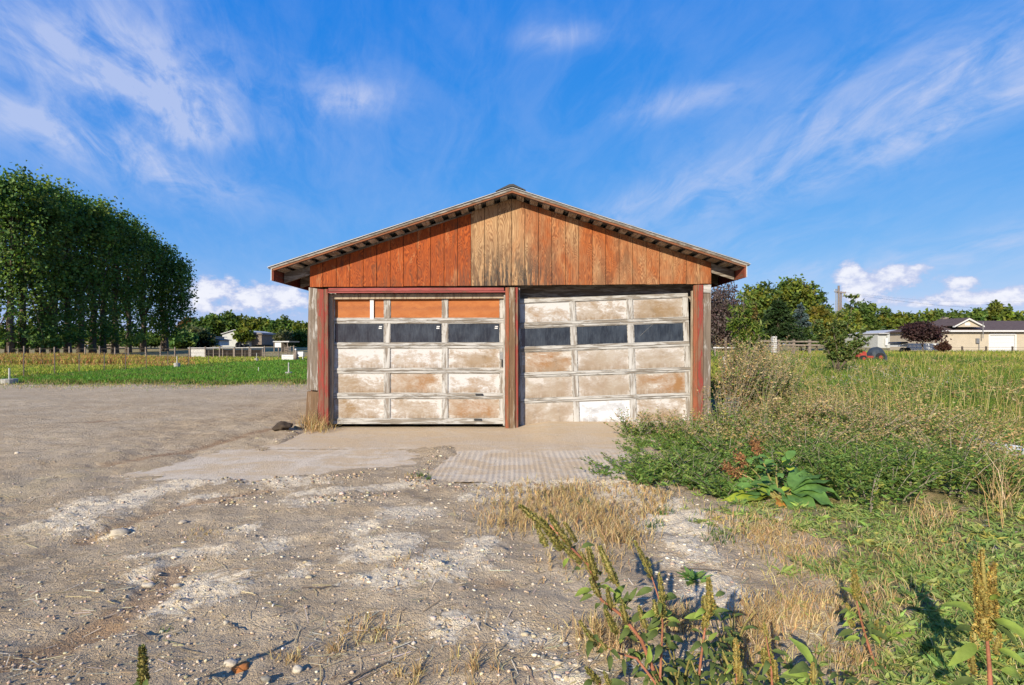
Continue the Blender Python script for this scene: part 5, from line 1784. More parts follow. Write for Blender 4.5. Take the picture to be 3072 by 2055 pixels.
n = 5200
x = rng.uniform(-19, -5.5, n)
y = EDGE(x) + rng.normal(-.1, .75, n) - .6 * rng.random(n)
lv = Leaves().blades(np.stack([x, y, ground_z(x, y) - .01], 1), rng.uniform(.03, .10, n), .013, np.full(n, .8), palette(STRW + YGRN[:2] + LAWN[:1], n, .15))
tag(lv.build('lawn_edge_grass', M['dry']), kind='stuff')
# tall dry grass beyond the fence, left
n = 42000
y = logy(n, 19.5, 56)
x = -y * rng.uniform(.36, 1.12, n)
xb = np.interp(y, [14, 19.5, 23, 30, 60], [-26, -19.0, -19.9, -20.6, -20.8])
k = (x < xb) | ((y > 46) & (rng.random(n) < .5))
x, y = x[k], y[k]
n = len(x)
t = fbm(x, y, .25, 77, 3)
c = palette(GOLD + YGRN[:3], n, .18)
g_ = rng.random(n) < .55 + sm(.42, .60, t) * .4
c[g_] = palette(YGRN, int(g_.sum()))
rb = (y > 30) & (x < -.62 * y) & (rng.random(n) < .55)
c[rb] = palette([(.36, .17, .06), (.40, .22, .09)], int(rb.sum()))
lv = Leaves().blades(np.stack([x, y, ground_z(x, y) - .02], 1), rng.uniform(.15, .32, n) * (1 + 1.6 * (y > 32) * sm(-.62, -.85, x / y)), .012 + .0011 * y, np.full(n, .55), c)
tag(lv.build('tall_dry_grass', M['dry']), kind='stuff')

# field on the right: tall yellow green grass
n = 76000
y = logy(n, 5.6, 62)
lo = np.interp(y, [5.6, 6.5, 8, 9, 14, 20, 62], [.62, .55, .50, .43, .36, .33, .33])
x = y * (lo + (1.12 - lo) * rng.random(n))
k = (y > 7.2) | (rng.random(n) < .35)
x, y = x[k], y[k]
n = len(x)
t = fbm(x, y, .35, 83, 4)
t2 = fbm(x, y, .12, 87, 3)
c = palette(YGRN, n, .16)
gd_ = rng.random(n) < .10 + .70 * sm(.54, .68, t)
c[gd_] = palette(GOLD, int(gd_.sum()), .15)
dk = rng.random(n) < .8 * sm(.54, .40, t2)
c[dk] = palette([(.11, .18, .028), (.14, .20, .03), (.085, .15, .025)], int(dk.sum()), .15)
ft = np.clip(y / 14, .55, 1.0)
lv = Leaves().blades(np.stack([x, y, ground_z(x, y) - .02], 1), rng.uniform(.15, .52, n) * ft, .005 + .0008 * y, np.full(n, .82), c)
# flowering stems standing above the field
n = 1300
y = logy(n, 6.5, 45)
x = y * rng.uniform(.42, 1.1, n)
lv.blades(np.stack([x, y, ground_z(x, y)], 1), rng.uniform(.5, .9, n), .004 + .0005 * y, np.full(n, .35), palette([(.42, .32, .13), (.36, .30, .12), (.30, .27, .08)], n), .3)
tag(lv.build('field_grass', M['dry']), kind='stuff')
# grey seed heads of wild asters in the field
p = []
for (u, v, yd) in ((2570, 1135, 14), (2600, 1110, 17), (2650, 1120, 15), (2690, 1130, 14), (2845, 1148, 13), (2770, 1140, 14), (2860, 1130, 15), (2590, 1165, 12), (2560, 1100, 18), (2520, 1150, 12)):
    c0 = np.array(P(u, v, yd))
    p.append(c0 + rng.normal(size=(70, 3)) * np.array([.18, .18, .12]))
p = np.concatenate(p)
lv = Leaves().add(p, rdir(len(p)), rdir(len(p)), .035, .03, palette([(.30, .29, .24), (.24, .24, .17)], len(p)))
tag(lv.build('aster_seed_heads', M['dry']), kind='stuff')


# ------------------------------------------------------------------ weeds around the right bay
def leafy_stems(lv, base, n_stem, height, spread, leafL, aspect, cols, leaves_per, lean=.5, twig=None, tipcols=None):
    """bushy weed: arching stems with small leaves; adds to lv, stems to twig"""
    base = np.asarray(base, float)
    for _ in range(n_stem):
        a = random.uniform(0, 6.28)
        b = base + np.array([math.cos(a), math.sin(a), 0]) * random.uniform(0, spread * .4)
        h = height * random.uniform(.6, 1.15)
        o = np.array([math.cos(a), math.sin(a), 0]) * spread * random.uniform(.2, 1.0)
        t = np.sort(rng.uniform(.12, 1.0, leaves_per))[:, None]
        path = lambda q: b + o * (q ** 1.4) + np.array([0, 0, 1.0]) * h * (q - .25 * lean * q * q)
        p = path(t) + rng.normal(0, .006, (leaves_per, 3))
        aa = rng.uniform(0, 6.28, leaves_per)
        d = np.stack([np.cos(aa), np.sin(aa), rng.uniform(.0, .9, leaves_per)], 1)
        L = leafL * rng.uniform(.6, 1.3, leaves_per) * (1.15 - .5 * t[:, 0])
        c = palette(cols, leaves_per, .2)
        if tipcols is not None:
            tk = (t[:, 0] > .72) & (rng.random(leaves_per) < .75)
            c[tk] = palette(tipcols, int(tk.sum()), .15)
        lv.add(p, d, rdir(leaves_per, .25), L, L * aspect, c, .15)
        if twig is not None:
            q = [path(np.array([[s]]))[0] for s in (0, .35, .7, 1.0)]
            twig.tube(q, [.0045, .0035, .0025, .0015], 3, False)


WEED = [(0.12, 0.20, 0.042), (0.15, 0.235, 0.05), (0.09, 0.16, 0.036), (0.20, 0.26, 0.06)]
TANW = [(0.42, 0.30, 0.16), (0.48, 0.36, 0.21), (0.34, 0.24, 0.12), (0.40, 0.34, 0.10)]
DRYB = [(0.52, 0.37, 0.17), (0.46, 0.31, 0.14), (0.58, 0.45, 0.25), (0.38, 0.30, 0.13)]


def weed_plant(x, y, h, sp, label, ns=12, lp=26, name='weed_bush', cols=WEED, tips=None, leafL=.052, aspect=.34, group='green weed bushes around the right garage bay', cat='weed'):
    z = float(ground_z([x], [y])[0])
    root = empty(name, (x, y, z), label, cat, group)
    lv, tw = Leaves(), MB()
    leafy_stems(lv, (x, y, z), ns, h, sp, leafL, aspect, cols, lp, twig=tw, tipcols=tips)
    lv.build('leaves', M['leaf'], root)
    tw.build('stems', M['bark_pale'], root)
    return root


for (u, v, h, sp, lb) in ((1900, 1300, .42, .36, 'tall weed bush reaching up against the right garage door'), (1990, 1300, .46, .36, 'weed bush with brown tips in front of the right door edge'), (2075, 1312, .50, .36, 'green weed bush covering the foot of the red right post'),
                           (2165, 1305, .80, .36, 'weed bush at the outer corner board of the garage'), (1880, 1405, .16, .42, 'low weed runner stretching left over the slab'), (1970, 1400, .24, .40, 'dense low weed bush in the middle of the mound'),
                           (2080, 1440, .26, .40, 'bushy green weed left of the big leafed dock'), (2185, 1380, .44, .42, 'weed bush behind the dock with rusty heads'), (2300, 1340, .62, .48, 'tall tangled weed bush above the dock leaves'), (2420, 1390, .50, .45, 'weed bush right of the dock leaves'),
                           (1955, 1462, .16, .30, 'small weed at the front edge of the mound'), (2170, 1490, .18, .30, 'short weed under the yellow dock leaf'), (2560, 1440, .36, .46, 'weed bush in the tangle right of the dock'), (2680, 1470, .30, .45, 'weed bush far right of the dock')):
    yv = HC * F / (v - V0)
    weed_plant(gX(u, yv), yv, h, sp, lb, 26, 34, tips=TANW if h > .38 else None)

# scrap of fence wire standing in the weeds at the garage corner
wy = 7.4
wpn = empty('fence_wire_scrap', (gX(2197, wy), wy, 0), 'scrap of grey wire mesh standing in the weeds by the corner board', 'wire mesh')
wm = MB()
for i in range(9):
    wm.tube([P(2180 + i * 4.4, 1190 + random.uniform(-3, 3), wy), P(2182 + i * 4.4, 1285, wy - .05)], .0025, 3)
for i in range(7):
    wm.tube([P(2178, 1195 + i * 13, wy - .003 - i * .006), P(2218, 1193 + i * 13, wy - .003 - i * .006)], .0022, 3)
tag(wm.build('mesh', M['wire'], wpn), kind='stuff')

# mass of the weed mound
MND = [(1850, 1290), (2130, 1280), (2330, 1215), (2600, 1250), (2900, 1400), (3080, 1470), (3080, 1530), (2600, 1530), (2420, 1470), (2200, 1490), (2080, 1490), (1960, 1445), (1870, 1415), (1900, 1370)]
mg = gpoly(MND)
xs_, ys_ = [p_[0] for p_ in mg], [p_[1] for p_ in mg]
lv, tw = Leaves(), MB()
cnt = 0
while cnt < 900:
    x, y = random.uniform(min(xs_), max(xs_)), random.uniform(min(ys_), max(ys_))
    if not poly_mask(np.array([x]), np.array([y]), mg)[0]: continue
    if x < 3.15 and y > 7.55: continue
    if x > y * 1.1: continue
    cnt += 1
    t = float(fbm(np.array([x]), np.array([y]), .9, 91, 3)[0])
    brown = (y > 5.2 and x > 1.45 + .45 * (8 - y)) and t > .40
    edge = min(1, max(.35, (x - np.interp(y, [4, 5, 6, 7.5], [1.5, 1.5, 1.6, 1.6])) / .7))
    leafy_stems(lv, (x, y, float(ground_z([x], [y])[0])), 6, (.08 + .55 * max(0, t - .2)) * edge + .03, .24, .046, .36, WEED if t < .62 else WEED + [(.22, .25, .05)], 20, twig=tw if cnt % 9 == 0 else None, tipcols=TANW if brown else None)
for _ in range(170):
    x, y = random.uniform(min(xs_), max(xs_)), random.uniform(min(ys_), max(ys_))
    if not poly_mask(np.array([x]), np.array([y]), mg)[0] or (x < 3.15 and y > 7.4) or x > y * 1.1: continue
    hh = random.uniform(.35, .72) * min(1, max(.5, (x - 1.3) / 1.0))
    leafy_stems(lv, (x, y, float(ground_z([x], [y])[0])), 2, hh, .14, .04, .34, WEED + [(.24, .28, .06)], 24, tipcols=random.choice([None, TANW, DRYB]))
tag(lv.build('weed_mound', M['leaf']), kind='stuff')
# tan seeded tangle between the mound and the field, and leafy patches inside the field
lv = Leaves()
tg_ = gpoly([(2330, 1215), (2420, 1190), (2700, 1235), (2960, 1290), (3080, 1330), (3080, 1420), (2900, 1400), (2600, 1270)])
xs_, ys_ = [p_[0] for p_ in tg_], [p_[1] for p_ in tg_]
cnt = 0
while cnt < 260:
    x, y = random.uniform(min(xs_), max(xs_)), random.uniform(min(ys_), max(ys_))
    if not poly_mask(np.array([x]), np.array([y]), tg_)[0]: continue
    cnt += 1
    leafy_stems(lv, (x, y, float(ground_z([x], [y])[0])), 6, random.uniform(.25, .5), .28, .045, .42, DRYB[:2] + WEED + [(.26, .29, .06)], 18, tipcols=DRYB if random.random() < .55 else None)
for _ in range(420):
    y = float(logy(1, 8.5, 34)[0])
    x = y * random.uniform(.42, 1.08)
    t = float(fbm(np.array([x]), np.array([y]), .22, 131, 3)[0])
    if t < .50: continue
    leafy_stems(lv, (x, y, float(ground_z([x], [y])[0])), 7, random.uniform(.25, .5), .4, .05 + .003 * y, .38, WEED if random.random() < .75 else DRYB, 16, tipcols=None if random.random() < .6 else TANW)
tag(lv.build('field_weeds', M['leaf']), kind='stuff')
tag(tw.build('weed_stems', M['bark_pale']), kind='stuff')

# dry brown bushes right of the garage wall
for (u, v, h, sp, ns, lb, extra) in ((2195, 1262, 1.38, .36, 44, 'dry tan bush close to the garage corner', 0), (2265, 1255, 1.42, .44, 52, 'tallest dry brown bush right of the garage', .2), (2340, 1235, 1.30, .46, 48, 'dry brown bush with green base in the field edge', .45), (2390, 1300, .5, .45, 34, 'low tan seeded bush right of the tall dry bushes', .35)):
    yv = HC * F / (v - V0)
    weed_plant(gX(u, yv), yv, h, sp * 1.25, lb, ns * 2, 46, 'dry_bush', DRYB[1:3] + WEED + [(.24, .25, .07)] if extra else DRYB + WEED[:2], DRYB, .052, .42, 'dry brown bushes right of the garage', 'bush')
for (u, v, h, sp, ns, lb) in ((2600, 1330, .5, .55, 34, 'tan seeded weed left of the white pipe'), (2740, 1330, .5, .6, 34, 'tan seeded weed in the middle of the right tangle'), (2860, 1420, .45, .5, 30, 'tan seeded weed right below the white pipe'), (2480, 1270, .5, .5, 30, 'orange tinged weed below the apple sapling')):
    yv = HC * F / (v - V0)
    weed_plant(gX(u, yv), yv, h, sp, lb, ns, 32, 'seeded_weed', WEED + DRYB, DRYB, .036, .4, 'tan seeded weeds in the right tangle', 'weed')

# dead dry tuft at the left garage post and straw tufts
def tuft_set(name, spots, cols, mat='dry', lean=.75):
    lv = Leaves()
    for (u, v, ru, rv, n, h) in spots:
        n = int(n * (1.7 if name == 'dry_grass' and n > 200 and u < 2100 else 1))
        uu, vv = rng.normal(u, ru * .5, n), rng.normal(v, rv * .5, n)
        ok = (vv > 1265) & (vv < 2140)
        yv = HC * F / (vv[ok] - V0)
        xv = (uu[ok] - U0) / F * yv
        m = len(xv)
        # gather into clumps
        cx = np.round(xv / .07) * .07 + rng.normal(0, .014, m)
        cy = np.round(yv / .07) * .07 + rng.normal(0, .014, m)
        lv.blades(np.stack([cx, cy, ground_z(cx, cy) - .004], 1), rng.uniform(.4, 1.0, m) * h * (.9 if .075 < h < .16 else 1), .0022 + .0007 * yv, np.full(m, lean), palette(cols, m, .18), .3)
    return tag(lv.build(name, M[mat]), kind='stuff')


tuft_set('dry_grass', [(945, 1278, 44, 12, 260, .34), (975, 1266, 20, 12, 90, .5), (1235, 1432, 30, 14, 50, .07), (1640, 1500, 190, 50, 1500, .085), (1560, 1560, 120, 40, 500, .10), (1790, 1560, 130, 50, 800, .11), (1860, 1610, 70, 40, 400, .12),
                       (1700, 1470, 120, 24, 300, .09), (1960, 1520, 60, 40, 220, .13), (1930, 1480, 110, 24, 220, .08), (2290, 1590, 120, 40, 700, .11), (2380, 1660, 160, 60, 600, .10), (2150, 1560, 40, 20, 90, .08), (1840, 1900, 110, 50, 380, .12), (2030, 1860, 60, 30, 260, .12),
                       (2270, 1860, 80, 50, 520, .13), (2400, 1830, 140, 60, 520, .12), (2250, 1930, 120, 60, 400, .12), (1100, 1880, 90, 40, 180, .07), (1000, 1930, 30, 20, 60, .07), (865, 1960, 24, 20, 60, .07), (1240, 2010, 60, 30, 130, .07), (1420, 1990, 60, 50, 130, .09),
                       (620, 1590, 70, 20, 140, .035), (300, 1590, 140, 30, 160, .03), (1550, 1450, 60, 14, 120, .06), (2600, 1800, 160, 80, 500, .12), (2750, 1650, 160, 80, 500, .10), (2560, 1960, 120, 60, 300, .12), (1230, 1720, 160, 60, 100, .05), (1750, 1680, 120, 60, 300, .08),
                       (2800, 1560, 80, 30, 160, .2), (3010, 1480, 40, 70, 260, .55), (2900, 1350, 120, 40, 300, .3), (2980, 1300, 120, 50, 500, .4)], STRW)
tuft_set('green_tufts', [(905, 1258, 14, 8, 60, .11), (1270, 1424, 22, 8, 70, .08), (1750, 1510, 30, 14, 120, .08), (1960, 1580, 24, 14, 60, .07), (2160, 1615, 60, 20, 90, .07), (1990, 1540, 24, 12, 70, .06), (520, 1870, 14, 6, 24, .03), (330, 1160, 60, 6, 60, .12), (450, 1164, 40, 4, 50, .14), (580, 1158, 50, 4, 50, .12),
                         (1700, 1470, 20, 8, 30, .07), (1640, 1480, 20, 8, 30, .06)], [(.09, .15, .03), (.13, .18, .04), (.07, .12, .03)], 'leaf', .7)


# ------------------------------------------------------------------ low leaf rosettes (ground cover)
RC = [(0.23, 0.31, 0.08), (0.27, 0.35, 0.09), (0.18, 0.265, 0.07), (0.34, 0.37, 0.11)]
lv = Leaves()
u = rng.uniform(1950, 3150, 8200)
v = rng.uniform(1490, 2150, 8200)
y = HC * F / (v - V0)
x = (u - U0) / F * y
t = fbm(x, y, 1.5, 97, 3)
bare = blobs_px(x, y, [(2150, 1760, 150, 110, 1), (2060, 1620, 120, 100, 1), (2300, 1600, 130, 50, .7), (2360, 1680, 110, 60, .5), (2250, 1850, 120, 60, .7), (2400, 1850, 120, 60, .5), (2000, 1850, 200, 60, .6)])
keep_ = (rng.random(len(u)) < np.clip(sm(.40, .56, t) * .9 + .12 + .4 * sm(2500, 2900, u), 0, 1) * (1 - bare) * sm(.8, 1.6, (u - 1900) / 420 + (v < 1600) * .6) * .5)
x, y, t = x[keep_], y[keep_], t[keep_]
for xx, yy, tt in zip(x, y, t):
    z = float(ground_z([xx], [yy])[0])
    n = random.randint(6, 11)
    a = np.linspace(0, 6.28, n, endpoint=False) + random.uniform(0, 6) + rng.normal(0, .25, n)
    d = np.stack([np.cos(a), np.sin(a), rng.uniform(.08, .75, n)], 1)
    L = rng.uniform(.03, .075, n) * (.75 + .5 * random.random())
    cb_ = palette(RC, 1, .15)[0]
    if random.random() < .05: cb_ = np.array([.44, .39, .09]) * random.uniform(.7, 1.1)
    lv.add(np.tile([xx, yy, z + .004], (n, 1)) + rng.normal(0, .006, (n, 3)) * [1, 1, .2], d, np.tile([0, -.35, 1.0], (n, 1)) + rng.normal(0, .45, (n, 3)), L, L * rng.uniform(.17, .28), np.clip(cb_ * (1 + rng.normal(0, .15, (n, 1))), .01, .6), .12)
n = 26000
u = rng.uniform(1950, 3150, n)
v = rng.uniform(1500, 2150, n)
yg = HC * F / (v - V0)
xg = (u - U0) / F * yg
tg2 = fbm(xg, yg, 1.5, 97, 3)
bare2 = blobs_px(xg, yg, [(2150, 1760, 150, 110, 1), (2060, 1620, 120, 100, 1), (2300, 1600, 130, 50, .7)])
kp = rng.random(n) < np.clip(sm(.36, .54, tg2) + .3 * sm(2500, 2900, u), 0, 1) * (1 - bare2) * sm(.8, 1.6, (u - 1900) / 420 + (v < 1600) * .6) * .7
xg, yg = xg[kp], yg[kp]
n = len(xg)
lv.blades(np.stack([xg, yg, ground_z(xg, yg) - .005], 1), rng.uniform(.025, .085, n), .003 + .0008 * yg, np.full(n, .9), palette(RC + [(.40, .36, .12), (.46, .38, .2)], n, .16))
tag(lv.build('ground_cover', M['leaf']), kind='stuff')
for (u, v, r, n, lb) in ((2083, 1738, .10, 34, 'bright green leaf rosette alone on the pale bare path'), (2135, 1575, .05, 14, 'small spiky green sprout on the pale ground below the mound'), (1992, 1552, .055, 16, 'small sprout at the left end of the pale ground')):
    yv = HC * F / (v - V0)
    xv = gX(u, yv)
    z = float(ground_z([xv], [yv])[0])
    a = rng.uniform(0, 6.28, n)
    d = np.stack([np.cos(a), np.sin(a), rng.uniform(.0, .7, n)], 1)
    L = rng.uniform(.7, 1.2, n) * r * .8
    o = Leaves().add(np.tile([xv, yv, z], (n, 1)) + rng.normal(0, .02 * r / .1, (n, 3)) * [1, 1, .1], d, np.tile([0, 0, 1.0], (n, 1)) + rng.normal(0, .3, (n, 3)), L, L * .3, palette([(.12, .21, .05), (.16, .26, .06)], n), .15).build('leaf_rosette', M['leaf'])
    tag(o, lb, 'plant')


# ------------------------------------------------------------------ big leaves, spikes
def bigleaf(base, d, up, L, Wd, droop=.35, wav=.06, fold=.22, nseg=7, petiole=.12):
    """broad leaf with a folded midrib, bent along its length; returns vertices and faces"""
    base, d = Vector(base), Vector(d).normalized()
    s = d.cross(Vector(up)).normalized()
    n = s.cross(d).normalized()
    Vv, Fc = [], []
    ph = random.uniform(0, 6)
    for i in range(nseg + 1):
        t = i / nseg
        c = base + d * L * t + n * L * (.10 * math.sin(math.pi * t) - droop * t * t)
        w = Wd * .5 * max(.03, (math.sin(math.pi * min(1, t * .93 + .05)) ** .75) * (1 - .25 * t))
        wv = wav * Wd * math.sin(t * 14 + ph)
        Vv += [c - s * w + n * (fold * w + wv), c - s * w * .5 + n * fold * w * .42, c, c + s * w * .5 + n * fold * w * .42, c + s * w + n * (fold * w - wv)]
    for i in range(nseg):
        for k_ in range(4):
            a_ = i * 5 + k_
            Fc.append((a_, a_ + 1, a_ + 6, a_ + 5))
    return [tuple(v_) for v_ in Vv], Fc


def leaf_mat(name, col):
    m, N = newmat(name)
    pos, vec = coords(N)
    n = N.noise(vec, 9.0, 4.0, .6)
    n2 = N.noise(vec, 60.0, 3.0, .6)
    c = N.mix(N.step(n, .35, .65), tuple(q * .75 for q in col), tuple(q * 1.2 for q in col))
    c = N.mix(N.m('MULTIPLY', N.step(n2, .62, .72), .3), c, (.25, .20, .06))
    b = N.n('ShaderNodeBsdfPrincipled', Base_Color=c, Roughness=.65)
    b.inputs['Specular IOR Level'].default_value = .15
    bp = N.n('ShaderNodeBump', Strength=.4, Distance=.006, Height=n2)
    N.set(b.inputs['Normal'], bp.outputs[0])
    tr_ = N.n('ShaderNodeBsdfTranslucent', Color=N.mix(1.0, c, (1.3, 1.3, .6), 'MULTIPLY'))
    mx = N.n('ShaderNodeMixShader', i0=.25, i1=b.outputs[0], i2=tr_.outputs[0])
    N.n('ShaderNodeOutputMaterial', Surface=mx.outputs[0])
    return m


M['dock_leaf'] = leaf_mat('dock_leaf_green', (.13, .25, .06))
M['dock_yellow'] = leaf_mat('dock_leaf_yellow', (.28, .34, .04))
M['dock_orange'] = leaf_mat('dock_leaf_orange', (.48, .22, .05))
M['pig_leaf'] = leaf_mat('pigweed_leaf', (.095, .13, .036))
M['pig_pale'] = leaf_mat('pigweed_leaf_pale', (.20, .27, .05))
M['pig_stem'] = simple('pink_stem', (.29, .115, .065), .6, .35, 14, .1)
M['pig_stem_green'] = simple('olive_stem', (.24, .20, .06), .6, .3, 14, .1)
M['spike'] = foliage_mat('seed_spike', .12, .8, .1)

# dock with big leaves
yb = HC * F / (1500 - V0)
dk_base = Vector((gX(2335, yb), yb, float(ground_z([gX(2335, yb)], [yb])[0])))
dock = empty('dock_plant', dk_base, 'big leafed green dock with rusty seed heads at the front of the weed mound', 'plant')
DL = [((2310, 1480), (2150, 1445), 1.05, .24, 'dock_leaf'), ((2305, 1482), (2140, 1480), 1.0, .22, 'dock_leaf'), ((2300, 1488), (2160, 1505), .97, .20, 'dock_leaf'), ((2310, 1490), (2120, 1528), .95, .20, 'dock_yellow'), ((2325, 1470), (2205, 1415), 1.12, .22, 'dock_leaf'),
      ((2375, 1475), (2530, 1468), 1.0, .24, 'dock_leaf'), ((2370, 1465), (2520, 1432), 1.08, .24, 'dock_leaf'), ((2375, 1480), (2510, 1505), .95, .24, 'dock_leaf'), ((2370, 1460), (2465, 1412), 1.12, .26, 'dock_leaf'), ((2365, 1485), (2450, 1545), .92, .24, 'dock_leaf'), ((2360, 1490), (2395, 1545), .91, .18, 'dock_leaf'),
      ((2340, 1500), (2350, 1538), .93, .13, 'dock_orange')]
for (u0_, v0_), (u1_, v1_), dep, wd_, mt in DL:
    a_ = Vector(P(u0_, v0_, yb))
    b_ = Vector(P(u1_, v1_, yb * dep))
    L = (b_ - a_).length
    Vv, Fc = bigleaf(a_, b_ - a_, (0, -.25, 1), L, wd_ * .82, .22, .11, .26)
    mb = MB()
    mb.add(Vv, Fc)
    mb.build('leaf', M[mt], dock, smooth=True)
    pt = MB().tube([dk_base + Vector((0, 0, .02)), dk_base.lerp(a_, .6), a_ + (b_ - a_) * .1], [.008, .007, .004], 5)
    pt.build('leaf_stalk', M['pig_stem_green'], dock)
st = MB()
tops = [P(2262, 1325, yb * 1.12), P(2215, 1370, yb * 1.1), P(2180, 1400, yb * 1.06), P(2330, 1390, yb * 1.05)]
for tp_ in tops:
    st.tube([dk_base, dk_base.lerp(Vector(tp_), .5) + Vector((0, .02, .03)), tp_], [.009, .006, .003], 5)
st.build('stem', M['pig_stem_green'], dock)
for tp_ in tops[:3]:
    n = 230
    s_ = rng.uniform(-.02, .12, n)[:, None]
    ax = (Vector(tp_) - dk_base).normalized()
    p = np.array(tp_) - np.array(ax) * s_ + rng.normal(size=(n, 3)) * .022
    Leaves().add(p, rdir(n), rdir(n), .020, .016, palette([(.27, .125, .055), (.32, .17, .08), (.22, .11, .05)], n)).build('seed_head', M['dry'], dock)['kind'] = 'stuff'
for i in range(40):
    c_ = Vector(P(2315 + random.uniform(-70, 60), 1400 + random.uniform(-40, 110), yb * random.uniform(.97, 1.08)))
    a_ = random.uniform(0, 6.28)
    Vv, Fc = bigleaf(c_, (math.cos(a_), math.sin(a_) - .4, random.uniform(.1, .6)), (0, -.2, 1), random.uniform(.06, .11), random.uniform(.05, .075), .2, .03, .15, 5)
    mb = MB()
    mb.add(Vv, Fc)
    mb.build('leaf', M['dock_leaf' if random.random() < .65 else 'dock_yellow'], dock, smooth=True)


# pigweed
OLIVE = [(.22, .20, .055), (.18, .175, .048), (.26, .23, .065), (.145, .15, .042)]
AMBER = [(.34, .245, .065), (.39, .28, .075), (.28, .22, .065)]


def spike(parent, a, b, r, cols, bend=0.0):
    """bristly seed spike from its base a to its tip b"""
    a, b = Vector(a), Vector(b)
    ax = b - a
    L = ax.length
    n = int(160 + 2600 * L * (r / .014))
    MB().tube([a.lerp(b, q) for q in (0, .3, .7, 1)], [r * .4, r * .5, r * .4, r * .12], 6).build('spike_core', M['pig_stem_green'], parent, smooth=True)
    t = rng.random(n)
    prof = np.minimum(1, t * 6 + .35) * (1 - t ** 2.4 * .85)
    sd = Vector((0.3, -.2, .9)) if abs(ax.normalized().z) < .8 else Vector((1, .2, 0))
    s1 = ax.cross(sd).normalized()
    s2 = ax.cross(s1).normalized()
    an = rng.uniform(0, 6.28, n)
    lump = 1 + .28 * np.sin(t * L * 260 + 2 * np.sin(an)) + rng.normal(0, .12, n)
    rad = r * prof * lump
    off = np.outer(np.cos(an), np.array(s1)) + np.outer(np.sin(an), np.array(s2))
    cen = np.array(a) + np.outer(t, np.array(ax)) + np.outer(np.sin(t * math.pi) * bend, np.array(s1))
    p = cen + off * (rad * .55)[:, None]
    d = off + np.array(ax.normalized()) * .75 + rng.normal(size=(n, 3)) * .35
    Ls = rng.uniform(.45, .85, n) * r * .8
    Leaves().add(p, d, off + rng.normal(size=(n, 3)) * .3, Ls, Ls * .62, palette(cols, n, .2), .2).build('seed_spike', M['spike'], parent)


def pigweed(label, y, stem, r0, spikes, leaves, cols=OLIVE, smat='pig_stem', lsize=(.032, .062), dy=0.0):
    """stem: photo points from the ground up; spikes: (base, tip, radius px); leaves: photo points"""
    pts = [Vector(P(u, v, y + dy * i / max(1, len(stem) - 1))) for i, (u, v) in enumerate(stem)]
    g_ = float(ground_z([pts[0].x], [pts[0].y])[0])
    if pts[0].z > g_ + .01:
        pts = [Vector((pts[0].x + (pts[0].x - pts[1].x) * .4, pts[0].y, g_ - .01))] + pts
    root = empty('pigweed_plant', (pts[0].x, pts[0].y, g_), label, 'plant', 'tall pigweed plants along the bottom edge')
    MB().tube(pts, np.linspace(r0, r0 * .35, len(pts)), 7).build('stem', M[smat], root, smooth=True)
    for (bu, bv), (tu, tv), rp in spikes:
        spike(root, P(bu, bv, y + random.uniform(-.02, .02) + dy * .7), P(tu, tv, y + random.uniform(-.03, .03) + dy), 1.5 * rp / F * y, cols, random.uniform(-.006, .006))
    for (lu, lv_) in leaves:
        c_ = Vector(P(lu, lv_, y + random.uniform(-.05, .05)))
        # attach to the nearest stem point
        q = min((pts[i].lerp(pts[i + 1], k_ / 6) for i in range(len(pts) - 1) for k_ in range(7)), key=lambda w_: (w_ - c_).length)
        d_ = c_ - q
        if d_.length < .015: d_ = Vector((random.uniform(-1, 1), random.uniform(-1, .2), .3)).normalized() * .05
        L = random.uniform(*lsize)
        e0 = q + d_ * .5
        MB().tube([q, q + d_ * .3 + Vector((0, 0, .006)), e0], [.0022, .0018, .0014], 4, False).build('leaf_stalk', M['pig_stem_green'], root)
        Vv, Fc = bigleaf(e0, d_.normalized() + Vector((random.uniform(-.3, .3), random.uniform(-.4, .1), random.uniform(-.3, .25))), (random.uniform(-.2, .2), -.6, .8), L, L * random.uniform(.36, .48), .42, .05, .26, 6)
        mb = MB()
        mb.add(Vv, Fc)
        mb.build('leaf', M['pig_leaf' if random.random() < .7 else 'pig_pale'], root, smooth=True)
    return root


def jitter_leaves(path, n, s=26):
    out = []
    for _ in range(n):
        i = random.randrange(len(path) - 1)
        t = random.random()
        out.append((path[i][0] * (1 - t) + path[i + 1][0] * t + random.gauss(0, s), path[i][1] * (1 - t) + path[i + 1][1] * t + random.gauss(0, s)))
    return out


A1 = [(1990, 2085), (1950, 1985), (1922, 1916), (1867, 1847), (1804, 1799), (1764, 1693), (1698, 1627), (1650, 1575)]
pigweed('largest pigweed leaning far left with olive seed spikes', 1.75, A1, .0085,
        [((1660, 1600), (1560, 1518), 9), ((1640, 1640), (1610, 1575), 8), ((1685, 1650), (1625, 1560), 10), ((1712, 1640), (1648, 1545), 9), ((1730, 1625), (1694, 1568), 6), ((1745, 1690), (1690, 1640), 8), ((1788, 1740), (1766, 1645), 9), ((1775, 1720), (1740, 1655), 6),
         ((1848, 1750), (1800, 1640), 9), ((1835, 1830), (1822, 1765), 7), ((1880, 1870), (1865, 1800), 7), ((1850, 1900), (1815, 1830), 8), ((1938, 1885), (1916, 1820), 7), ((1800, 1790), (1770, 1735), 7), ((1855, 1760), (1845, 1715), 5)],
        [(1760, 1625), (1715, 1632), (1712, 1705), (1682, 1690), (1758, 1790), (1765, 1770), (1800, 1750), (1868, 1795), (1880, 1800), (1787, 1820), (1850, 1920), (1905, 1960), (1880, 1890), (1940, 1930), (1905, 1765), (1925, 1905), (1960, 1940)] + jitter_leaves(A1[:6], 26, 32), dy=-.05)
A2 = [(1978, 2085), (1984, 1960), (1988, 1870), (1978, 1800), (1955, 1730)]
